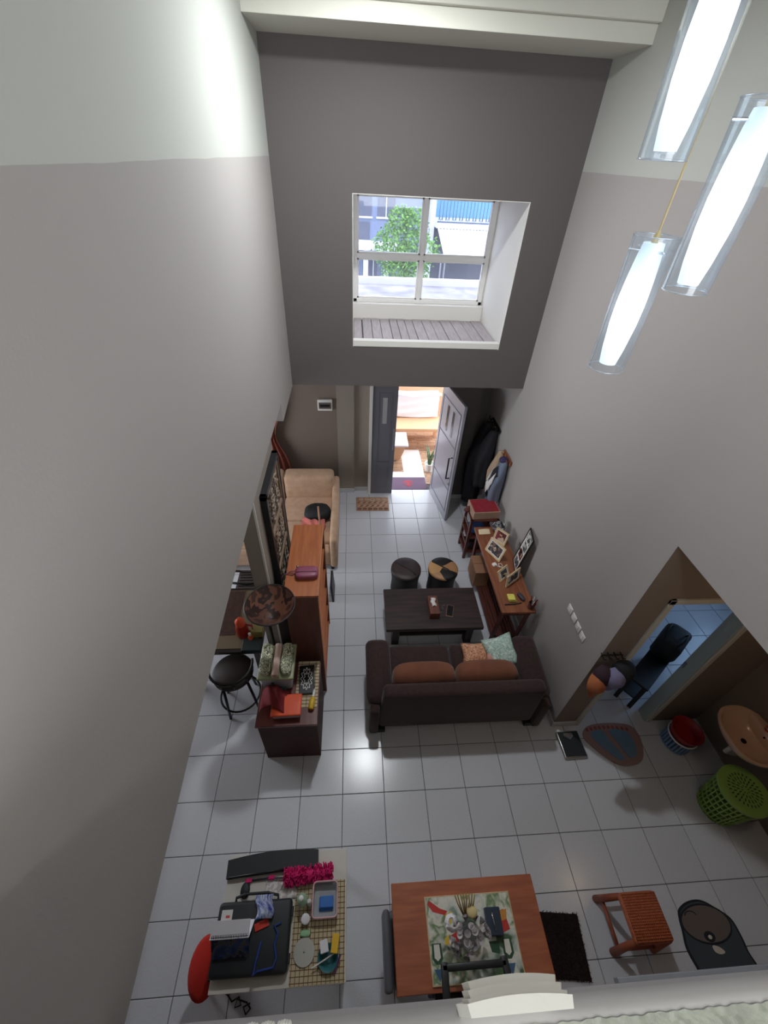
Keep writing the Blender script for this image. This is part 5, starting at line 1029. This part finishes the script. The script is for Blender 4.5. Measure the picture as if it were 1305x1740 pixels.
patch([(-0.285, 0.17), (-0.25, 0.13), (-0.17, 0.11), (-0.15, 0.13), (-0.20, 0.145), (-0.27, 0.19)], 'pr_red', 0.0132)
patch([(-0.17, 0.11), (-0.12, 0.13), (-0.13, 0.07), (-0.16, 0.06)], 'pr_yellow', 0.0133)
patch([(-0.15, 0.01), (-0.10, 0.03), (-0.08, -0.03), (-0.12, -0.05)], 'pr_red', 0.0132); patch([(-0.19, 0.0), (-0.15, 0.02), (-0.14, -0.03), (-0.19, -0.03)], 'pr_yellow', 0.0133)
patch([(-0.13, -0.03), (-0.10, -0.05), (-0.09, -0.09), (-0.14, -0.08)], 'pr_green', 0.0134)
patch([(0.15, 0.10), (0.24, 0.12), (0.26, 0.02), (0.16, -0.01)], 'pr_red', 0.0132); patch([(0.20, 0.11), (0.26, 0.12), (0.25, 0.07), (0.21, 0.06)], 'pr_orange', 0.0134)
patch([(0.10, -0.03), (0.17, -0.03), (0.16, -0.09), (0.11, -0.08)], 'pr_green', 0.0133)
for x in (-0.25, 0.22):
    patch([(x - 0.03, -0.02), (x + 0.03, -0.02), (x + 0.035, -0.09), (x + 0.012, -0.115), (x - 0.012, -0.115), (x - 0.035, -0.09)], 'pr_green', 0.0131)
    patch([(x - 0.018, -0.025), (x + 0.018, -0.025), (x + 0.02, -0.085), (x, -0.10), (x - 0.02, -0.085)], 'pr_white', 0.0136)
    patch([(x - 0.03, -0.135), (x + 0.03, -0.135), (x, -0.19)], 'pr_blue', 0.0132)
# vase of flowers on the canvas
M('vase_glass', (150, 150, 152), 0.25, alpha=0.6); M('flower_grey', (112, 104, 108), 0.7, noise=30, c2=(170, 164, 166)); M('rose_white', (226, 222, 226), 0.7); M('flower_cream', (226, 206, 150), 0.7); M('dry_gold', (150, 120, 60), 0.8); M('flower_rim', (190, 184, 184), 0.6)
fv = thing('flower_vase', 'vase of grey dried flowers with one white rose', 'vase', (0.85, -2.27, 0.764)); fv.scale = (1.25, 1.2, 1.1)
b = B(); b.lathe([(0.045, 0), (0.05, 0.02), (0.04, 0.06), (0.05, 0.11), (0.06, 0.13)], seg=24, cap1=False); b.build('vase', 'vase_glass', fv, smooth=60)
rr = random.Random(9)
for k in range(34):
    a = rr.random() * 6.283; e = 0.2 + 1.2 * rr.random(); R_ = 0.085
    p = Vector((R_ * math.cos(a) * math.sin(e) * 1.25, R_ * math.sin(a) * math.sin(e) - 0.012, 0.15 + R_ * math.cos(e)))
    b = B(); q = Vector((math.cos(a) * math.sin(e), math.sin(a) * math.sin(e), math.cos(e))).to_track_quat('Z', 'Y').to_matrix().to_4x4()
    b.lathe([(0.004, -0.02), (0.012, 0.0), (0.017, 0.010), (0.013, 0.006), (0.006, 0.002)], seg=10, m=Matrix.Translation(p) @ q); b.build('trumpet_flower', 'flower_grey' if k % 3 else 'flower_rim', fv, smooth=50)
for k in range(9):
    a = k * 0.7; r_ = 0.012 + 0.003 * k; b = B(); b.ell((0, 0, 0), (0.022, 0.008, 0.026), nu=10, nv=6, m=mat_of((-0.095 + r_ * math.cos(a), 0.055 + r_ * math.sin(a), 0.215 - 0.003 * k), rz=a + 1.57, rx=-0.25)); b.build('rose_petal', 'rose_white', fv, smooth=True)
b = B(); b.ell((0.015, 0.085, 0.20), (0.028, 0.028, 0.02), nu=14, nv=8); b.build('cream_flower', 'flower_cream', fv, smooth=True)
for k in range(8):
    a = 1.1 + 0.12 * k; b = B(); b.tube([(-0.01, 0.06, 0.12), (-0.02 + 0.10 * math.cos(a), 0.06 + 0.06 * math.sin(a), 0.22 + 0.01 * (k % 3)), (-0.02 + 0.13 * math.cos(a), 0.06 + 0.10 * math.sin(a), 0.23)], 0.0035, seg=5); b.build('dry_twig', 'dry_gold', fv, smooth=True)
M('navy', (30, 44, 66), 0.5)
t = thing('navy_box', 'navy blue box with silver band right of the flower vase', 'box', (1.045, -2.205, 0.764), rz=-0.02)
b = B(); b.box(-0.05, 0.05, -0.07, 0.07, 0, 0.05, bev=0.004); b.build('body', 'navy', t)
b = B(); b.tube([(-0.005, 0.05, 0.05), (-0.008, 0.02, 0.057), (-0.002, -0.03, 0.057), (0.0, -0.05, 0.05)], 0.005, seg=6); b.build('band', 'chrome', t, smooth=True)
# chair with open black back at the near side, grey chair at the left
M('chair_black', (26, 27, 30), 0.45)
bc = thing('black_chair', 'black chair with open rectangular back against the wooden table', 'chair', (0.84, -2.52, 0))
fr = [(-0.19, 0.13, 1.0), (0.16, 0.12, 1.0), (0.21, 0.05, 1.02), (0.20, -0.02, 1.0), (-0.17, -0.03, 1.0), (-0.20, 0.05, 1.02)]
b = B(); b.box(-0.21, 0.19, 0.10, 0.135, 0.985, 1.01, bev=0.008); b.build('top_rail', 'chair_black', bc, smooth=40)
for x in (-0.20, 0.19):
    b = B(); b.box(x - 0.022, x + 0.022, -0.10, 0.13, 0.985, 1.01, bev=0.008, m=mat_of(rz=-0.06 if x < 0 else 0.10)); b.build('back_post', 'chair_black', bc, smooth=40)
b = B(); b.box(-0.20, 0.20, -0.11, -0.075, 0.985, 1.01, bev=0.008); b.build('lower_rail', 'chair_black', bc, smooth=40)
b = B(); b.box(-0.20, 0.20, -0.12, 0.03, 0.42, 0.46, bev=0.01); b.build('seat', 'chair_black', bc)
for x in (-0.18, 0.18):
    b = B(); b.tube([(x, -0.10, 0), (x, -0.10, 0.99)], 0.016, seg=8); b.build('leg', 'chair_black', bc, smooth=True)
    b = B(); b.tube([(x, 0.015, 0), (x, 0.015, 0.43)], 0.016, seg=8); b.build('leg', 'chair_black', bc, smooth=True)
M('chair_grey', (96, 96, 102), 0.5)
gc = thing('grey_chair', 'grey upholstered chair tucked under the left end of the wooden table', 'chair', (0.52, -2.28, 0))
b = B(); b.box(-0.17, 0.22, -0.19, 0.20, 0.40, 0.47, bev=0.03, seg=3); b.build('seat', 'chair_grey', gc, smooth=40)
b = B(); b.box(-0.215, -0.165, -0.205, 0.19, 0.44, 0.66, bev=0.022, seg=3); b.build('backrest', 'chair_grey', gc, smooth=40)
for sx in (-0.15, 0.22):
    for sy in (-0.17, 0.17):
        b = B(); b.tube([(sx, sy, 0), (sx, sy, 0.41)], 0.015, seg=8); b.build('leg', 'chair_black', gc, smooth=True)
# shaggy brown rug
M('shag', (46, 28, 26), 0.98); M('shag_b', (38, 23, 22), 0.98)
sg = thing('shag_rug', 'dark brown shaggy rug beside the wooden table', 'rug', (1.76, -2.31, 0))
rot = -0.10
b = B(); b.box(-0.155, 0.155, -0.185, 0.185, 0, 0.012, m=mat_of(rz=rot)); b.build('backing', 'shag_b', sg)
b = B(); rr = random.Random(21); mm = mat_of(rz=rot)
for k in range(2600):
    x = rr.uniform(-0.158, 0.158); y = rr.uniform(-0.19, 0.19); p = mm @ Vector((x, y, 0.008)); q = p + Vector((rr.uniform(-0.014, 0.014), rr.uniform(-0.014, 0.014), rr.uniform(0.014, 0.026)))
    w = Vector((rr.uniform(-1, 1), rr.uniform(-1, 1), 0)).normalized() * 0.003; v = [b.bm.verts.new(p - w), b.bm.verts.new(p + w), b.bm.verts.new(q)]; b.bm.faces.new(v)
f_ = b.build('pile', 'shag', sg); f_['kind'] = 'stuff'
# rattan stool
cells('rattan', [(166, 86, 50), (154, 78, 45), (174, 94, 56)], 90, rough=0.6)
M('rattan_frame', (140, 68, 40), 0.55)
rt = thing('rattan_stool', 'square woven rattan stool on the tiles right of the shag rug', 'stool', (2.30, -2.215, 0))
b = B(); b.box(-0.15, 0.15, -0.145, 0.145, 0.36, 0.42, bev=0.03, seg=3); b.build('seat', 'rattan', rt, smooth=40)
for k in range(18):
    y = -0.13 + 0.0153 * k
    b = B(); b.tube([(-0.135 + 0.27 * q / 36, y, 0.4205 + 0.0022 * math.cos(math.pi * (q + k))) for q in range(37)], 0.0045, seg=5); b.build('weave_strand', 'rattan', rt, smooth=True)
    b = B(); x = -0.133 + 0.0157 * k; b.tube([(x, -0.13, 0.4205), (x, 0.13, 0.4205)], 0.0035, seg=5); b.build('warp_strand', 'rattan_frame', rt, smooth=True)
for sx in (-1, 1):
    for sy in (-1, 1):
        b = B(); b.tube([(sx * 0.13, sy * 0.125, 0.37), (sx * 0.165, sy * 0.155, 0)], [0.022, 0.028], seg=12); b.build('leg', 'rattan_frame', rt, smooth=True)
for z in (0.10,):
    for (p, q) in (((-0.155, -0.145), (-0.155, 0.145)), ((0.155, -0.145), (0.155, 0.145)), ((-0.155, -0.145), (0.155, -0.145)), ((-0.155, 0.145), (0.155, 0.145))):
        b = B(); b.tube([(p[0], p[1], z), (q[0], q[1], z)], 0.014, seg=8); b.build('stretcher', 'rattan_frame', rt, smooth=True)
# animal face mat
M('mat_slate', (64, 72, 78), 0.98, bump=(180, 0.6)); M('mat_navy', (34, 36, 44), 0.98, bump=(180, 0.6)); M('mat_cocoa', (104, 92, 88), 0.98, bump=(180, 0.6)); M('mat_cream', (196, 186, 176), 0.98)
am = thing('shaped_mat', 'slate floor mat with brown oval face at the right edge of the tiles', 'mat', (2.985, -2.33, 0))
P_ = [(-0.205, 0.12), (-0.17, 0.175), (-0.065, 0.215), (0.05, 0.215), (0.15, 0.16), (0.235, 0.09), (0.25, -0.02), (0.245, -0.10), (0.255, -0.21), (0.10, -0.235), (0.05, -0.215), (-0.05, -0.24), (-0.20, -0.23), (-0.235, -0.15), (-0.25, -0.05), (-0.225, 0.04)]
def smooth_poly(P, n=5):
    out = []; N_ = len(P)
    for i in range(N_):
        p0, p1, p2, p3 = (Vector(P[(i + k - 1) % N_]) for k in range(4))
        for s_ in range(n):
            t_ = s_ / n; out.append(tuple(0.5 * ((2 * p1) + (p2 - p0) * t_ + (2 * p0 - 5 * p1 + 4 * p2 - p3) * t_ * t_ + (3 * p1 - p0 - 3 * p2 + p3) * t_ ** 3)))
    return out
sp_ = smooth_poly(P_)
b = B(); b.prism(sp_, 0, 0.009); b.build('border', 'mat_navy', am)
b = B(); b.prism([(x * 0.93, y * 0.93) for x, y in sp_], 0.008, 0.0115); b.build('field', 'mat_slate', am)
ov = [(0.0 + 0.205 * math.cos(q / 30 * 6.283), 0.075 + 0.115 * math.sin(q / 30 * 6.283)) for q in range(30)]
b = B(); b.tube([(x, y, 0.011) for x, y in ov], 0.007, seg=6, closed=True); b.build('muzzle_outline', 'mat_navy', am)
b = B(); b.prism(ov, 0.010, 0.0135); b.build('muzzle', 'mat_cocoa', am)
b = B(); b.ell((-0.02, 0.0, 0.0135), (0.045, 0.032, 0.004), nu=20, nv=6); b.build('nose', 'mat_navy', am); b = B(); b.ell((-0.02, -0.003, 0.016), (0.018, 0.014, 0.003), nu=16, nv=6); b.build('nose_spot', 'mat_cream', am)
b = B(); b.tube([(-0.10 + 0.05 * math.cos(q), 0.125 + 0.03 * math.sin(q), 0.0135) for q in (0.1, 0.7, 1.3, 1.9, 2.5, 3.0)], 0.004, seg=5); b.build('brow', 'mat_navy', am)
b = B(); b.prism(smooth_poly([(-0.03, -0.05), (0.02, -0.06), (0.05, -0.09), (0.01, -0.10), (-0.03, -0.085)], 3), 0.0113, 0.0125); b.build('tooth_patch', 'mat_cream', am)
# ================================================================== WASH ALCOVE
sc_ = thing('bathroom_scale', 'black bathroom scale with silver rim at the wall corner', 'scale', (2.408, -0.865, 0), rz=0.03)
b = B(); b.box(-0.125, 0.125, -0.135, 0.135, 0, 0.04, bev=0.022, seg=3); b.build('body', 'steel', sc_, smooth=40)
M('scale_black', (28, 32, 34), 0.6); b = B(); b.box(-0.112, 0.112, -0.12, 0.122, 0.038, 0.043, bev=0.002); b.build('platform', 'scale_black', sc_)
b = B(); b.prism([(-0.05, 0.105), (0.035, 0.105), (0.045, 0.075), (0.0, 0.04), (-0.055, 0.085)], 0.042, 0.050); b.build('dial_rim', 'steel', sc_)
b = B(); b.prism([(-0.036, 0.098), (0.028, 0.098), (0.034, 0.076), (0.0, 0.052), (-0.040, 0.085)], 0.049, 0.0515); b.build('dial', 'smoke_window', sc_)
M('foot_pink', (150, 122, 118), 0.98, bump=(150, 0.6)); M('foot_blue', (104, 130, 152), 0.98, bump=(150, 0.6)); M('foot_toe', (150, 78, 72), 0.98)
fm = thing('foot_mat', 'bath mat with two blue footprints by the kitchen door', 'mat', (2.895, -0.86, 0))
FP = smooth_poly([(-0.31, 0.05), (-0.27, 0.15), (-0.14, 0.195), (0.08, 0.20), (0.26, 0.165), (0.31, 0.06), (0.28, -0.08), (0.20, -0.19), (0.06, -0.225), (-0.07, -0.205), (-0.20, -0.10)])
b = B(); b.prism(FP, 0, 0.012); b.build('field', 'foot_pink', fm)
for (pl, nm) in (([(-0.22, 0.06), (-0.20, 0.12), (-0.08, 0.12), (-0.05, 0.03), (0.02, -0.10), (0.03, -0.16), (-0.03, -0.17), (-0.12, -0.08)], 'footprint'), ([(0.0, 0.11), (0.05, 0.135), (0.17, 0.11), (0.215, 0.02), (0.19, -0.11), (0.12, -0.16), (0.07, -0.12), (0.04, -0.02)], 'footprint')):
    b = B(); b.prism(smooth_poly(pl, 4), 0.011, 0.016); b.build(nm, 'foot_blue', fm)
for k in range(10):
    x = -0.245 + 0.05 * k; y = 0.125 + 0.035 * math.sin(math.pi * min(1, (k + 1.5) / 11)); b = B(); b.ell((x, y, 0.012), (0.017, 0.02, 0.004), nu=10, nv=4); b.build('toe', 'foot_toe', fm)
# red basin in a blue white basket
M('basin_red', (150, 24, 30), 0.4); M('basket_blue', (120, 150, 186), 0.5)
t = thing('plastic_basket', 'blue slatted plastic basket under the red basin', 'basket', (3.56, -0.88, 0))
b = B(); b.lathe([(0.12, 0), (0.125, 0.03)], seg=28); b.build('bottom', 'basket_blue', t, smooth=40)
for k in range(26):
    a = k / 26 * 6.283; b = B(); b.box(-0.009, 0.009, -0.003, 0.003, 0.02, 0.20, m=mat_of((0.135 * math.cos(a), 0.135 * math.sin(a), 0), rz=a + 1.571)); b.build('slat', 'basket_blue', t)
b = B(); b.tube([(0.14 * math.cos(q / 28 * 6.283), 0.14 * math.sin(q / 28 * 6.283), 0.20) for q in range(28)], 0.008, seg=6, closed=True); b.build('rim', 'plastic_white', t, smooth=True)
b = B(); b.lathe([(0.0001, 0.215), (0.10, 0.215), (0.135, 0.30), (0.15, 0.305), (0.148, 0.295), (0.125, 0.21), (0.0001, 0.205)], seg=32, cap0=False, cap1=False); tag(b.build('red_basin', 'basin_red', smooth=60), 'round red plastic basin sitting in the slatted basket', 'basin').location = (3.56, -0.88, 0)
# wash basin on the alcove wall
M('ceramic', (214, 176, 150), 0.2, coat=0.4)
wb = thing('wash_basin', 'peach ceramic wash basin mounted on the alcove wall', 'sink', (3.97, -1.13, 0.0))
b = B(); N_ = 36
def bas(r, z, sq=0.8): return [(-0.235 + r * 0.235 * (abs(math.cos(q / N_ * 6.283)) ** sq) * math.copysign(1, math.cos(q / N_ * 6.283)), r * 0.27 * (abs(math.sin(q / N_ * 6.283)) ** sq) * math.copysign(1, math.sin(q / N_ * 6.283)), z) for q in range(N_)]
rings = [bas(0.45, 0.60), bas(0.8, 0.70), bas(1.0, 0.79), bas(1.0, 0.81), bas(0.93, 0.812), bas(0.86, 0.79), bas(0.7, 0.71), bas(0.35, 0.665), bas(0.05, 0.66)]
vr = [[b.bm.verts.new(p) for p in r] for r in rings]
for p, q in zip(vr, vr[1:]):
    for i in range(N_): b.bm.faces.new((p[i], p[(i + 1) % N_], q[(i + 1) % N_], q[i]))
b.bm.faces.new(vr[0]); b.bm.faces.new(vr[-1]); b.build('bowl', 'ceramic', wb, smooth=60)
b = B(); b.box(-0.10, -0.004, -0.20, 0.20, 0.68, 0.812, bev=0.03, seg=3); b.build('rear_deck', 'ceramic', wb, smooth=40)
b = B(); b.cyl((-0.22, 0.0, 0.662), 0.024, 0.006, seg=18); b.build('drain', 'black_metal', wb)
b = B(); b.cyl((0, 0, 0), 0.008, 0.012, seg=10, m=mat_of((-0.10, -0.02, 0.775), ry=-1.2)); b.build('overflow', 'black_metal', wb)
b = B(); b.tube([(-0.05, 0, 0.80), (-0.05, 0, 0.92), (-0.11, 0, 0.96), (-0.17, 0, 0.93)], 0.012, seg=10); b.build('tap', 'chrome', wb, smooth=True)
b = B(); b.tube([(-0.25, 0.0, 0.60), (-0.25, 0.0, 0.42), (-0.15, 0.0, 0.36), (-0.004, 0.0, 0.38)], 0.022, seg=10); b.build('waste_pipe', 'plastic_white', wb, smooth=True)
M('soap_orange', (196, 84, 40), 0.5)
b = B(); b.lathe([(0.028, 0), (0.03, 0.05), (0.02, 0.08), (0.01, 0.10)], seg=16); tag(b.build('soap_bottle', 'soap_orange', smooth=50), 'orange soap bottle on the wash basin edge', 'bottle').location = (3.915, -1.10, 0.812)
# green laundry basket
M('basket_green', (138, 172, 84), 0.45); M('basket_hole', (52, 66, 36), 0.7)
gb = thing('laundry_basket', 'green plastic laundry basket with pierced lid below the wash basin', 'basket', (3.62, -1.47, 0))
b = B(); b.lathe([(0.155, 0), (0.16, 0.015), (0.0001, 0.015)], seg=32, cap1=False); b.build('bottom', 'basket_green', gb, smooth=40)
for k in range(32):
    a = k / 32 * 6.283; b = B(); b.tube([(0.158 * math.cos(a), 0.158 * math.sin(a), 0.01), (0.195 * math.cos(a), 0.195 * math.sin(a), 0.46)], 0.0075, seg=5); b.build('rib', 'basket_green', gb, smooth=True)
for z in (0.05, 0.13, 0.21, 0.29, 0.37, 0.44):
    r_ = 0.158 + 0.037 * z / 0.46; b = B(); b.tube([(r_ * math.cos(q / 40 * 6.283), r_ * math.sin(q / 40 * 6.283), z) for q in range(40)], 0.009, seg=6, closed=True); b.build('hoop', 'basket_green', gb, smooth=True)
lid = B(); lid.lathe([(0.205, 0.455), (0.213, 0.465), (0.21, 0.48), (0.17, 0.492), (0.155, 0.487), (0.0001, 0.495)], seg=48, cap0=True, cap1=False); lo_ = lid.build('lid', 'basket_green', gb, smooth=60)
for ring_, (n_, r_, l_) in enumerate(((8, 0.028, 0.010), (14, 0.058, 0.016), (20, 0.092, 0.018), (26, 0.128, 0.014))):
    for k in range(n_):
        a = (k + 0.5 * (ring_ % 2)) / n_ * 6.283; b = B(); b.ell((0, 0, 0), (l_, 0.0052 + 0.0006 * ring_, 0.003), nu=10, nv=4, m=mat_of((r_ * math.cos(a), r_ * math.sin(a), 0.4945 - 0.0078 * r_ / 0.155), rz=a)); b.build('slot', 'basket_hole', lo_)
# hats on the kitchen wall
hk = thing('hat_rack', 'black scalloped hat rack on the wall beside the kitchen door', 'hook rail', (2.34, -0.65, 1.47))
b = B(); b.tube([(-0.09 + 0.2 * q / 24, -0.03, 0.012 * abs(math.sin(q / 24 * 12.566))) for q in range(25)], 0.006, seg=6); b.build('rail', 'black_metal', hk, smooth=True)
for k in range(4):
    b = B(); x = -0.075 + 0.058 * k; b.tube([(x, 0, 0), (x, -0.06, -0.01), (x, -0.075, 0.02)], 0.005, seg=6); b.build('hook', 'black_metal', hk, smooth=True)
M('cap_orange', (164, 96, 58), 0.85); M('cap_maroon', (48, 28, 40), 0.85); M('cap_lav', (120, 116, 150), 0.85); M('cap_black', (24, 24, 30), 0.85)
def cap(name, label, loc, rz, mm, tilt_):
    t = thing(name, label, 'cap', loc, rz, group='caps on the hat rack')
    m_ = mat_of(rx=tilt_)
    b = B(); b.lathe([(0.095, 0), (0.094, 0.03), (0.082, 0.07), (0.05, 0.098), (0.0001, 0.108)], seg=24, cap0=True, cap1=False, m=m_); b.build('crown', mm, t, smooth=70)
    b = B(); pts = [(0.09 * math.cos(math.pi + math.pi * q / 12), -0.02 + 0.0 - 0.145 * abs(math.sin(math.pi * q / 12)) ** 0.7) for q in range(13)] + [(0.085, -0.01), (0.0, -0.06), (-0.085, -0.01)]
    b.prism(pts, 0.0, 0.006, m=m_); b.build('visor', mm, t)
    b = B(); b.ell((0, 0, 0.108), (0.009, 0.009, 0.005), nu=8, nv=4, m=m_); b.build('button', mm, t)
cap('baseball_cap', 'tan orange cap hanging leftmost on the hat rack', (2.20, -0.80, 1.26), 0.6, 'cap_orange', 1.15)
cap('baseball_cap', 'dark maroon cap hanging between the orange and lavender caps', (2.265, -0.76, 1.32), 0.3, 'cap_maroon', 1.2)
cap('baseball_cap', 'lavender cap hanging in front of the black cap', (2.355, -0.79, 1.33), 0.1, 'cap_lav', 1.25)
cap('baseball_cap', 'black cap hanging rightmost beside the kitchen door', (2.45, -0.75, 1.38), -0.2, 'cap_black', 1.3)
# kitchen beyond the doorway
M('kitchen_black', (22, 24, 28), 0.5)
kb = thing('kitchen_bench', 'black bench seen through the kitchen doorway', 'bench', (3.50, -0.21, 0), rz=0.63)
b = B(); b.box(-0.38, 0.42, -0.11, 0.11, 0.42, 0.45, bev=0.004); b.build('bench_top', 'kitchen_black', kb)
for sx in (-0.35, 0.39):
    for sy in (-0.08, 0.08):
        b = B(); b.box(sx - 0.022, sx + 0.022, sy - 0.022, sy + 0.022, 0, 0.42); b.build('leg', 'kitchen_black', kb)
b = B(); b.box(-0.34, 0.38, -0.07, 0.07, 0.14, 0.16); b.build('low_shelf', 'kitchen_black', kb)
M('bag_dark', (22, 22, 22), 0.7, noise=6, c2=(50, 48, 40), bump=(20, 0.5))
t = thing('black_tote', 'black tote bag standing on the kitchen bench', 'bag', (3.70, -0.06, 0.45), rz=0.63)
b = B(); b.box(-0.18, 0.20, -0.13, 0.13, 0, 0.30, bev=0.08, seg=4)
for v in b.bm.verts: v.co += Vector((0.015 * math.sin(v.co.z * 30), 0.012 * math.sin(v.co.x * 25), 0.02 * math.sin(v.co.x * 14)))
b.build('body', 'bag_dark', t, smooth=50)
for y in (-0.07, 0.07):
    b = B(); b.tube([(-0.12, y, 0.28), (-0.08, y * 1.3, 0.36), (0.06, y * 1.3, 0.36), (0.10, y, 0.28)], 0.009, seg=6); b.build('handle', 'bag_dark', t, smooth=True)
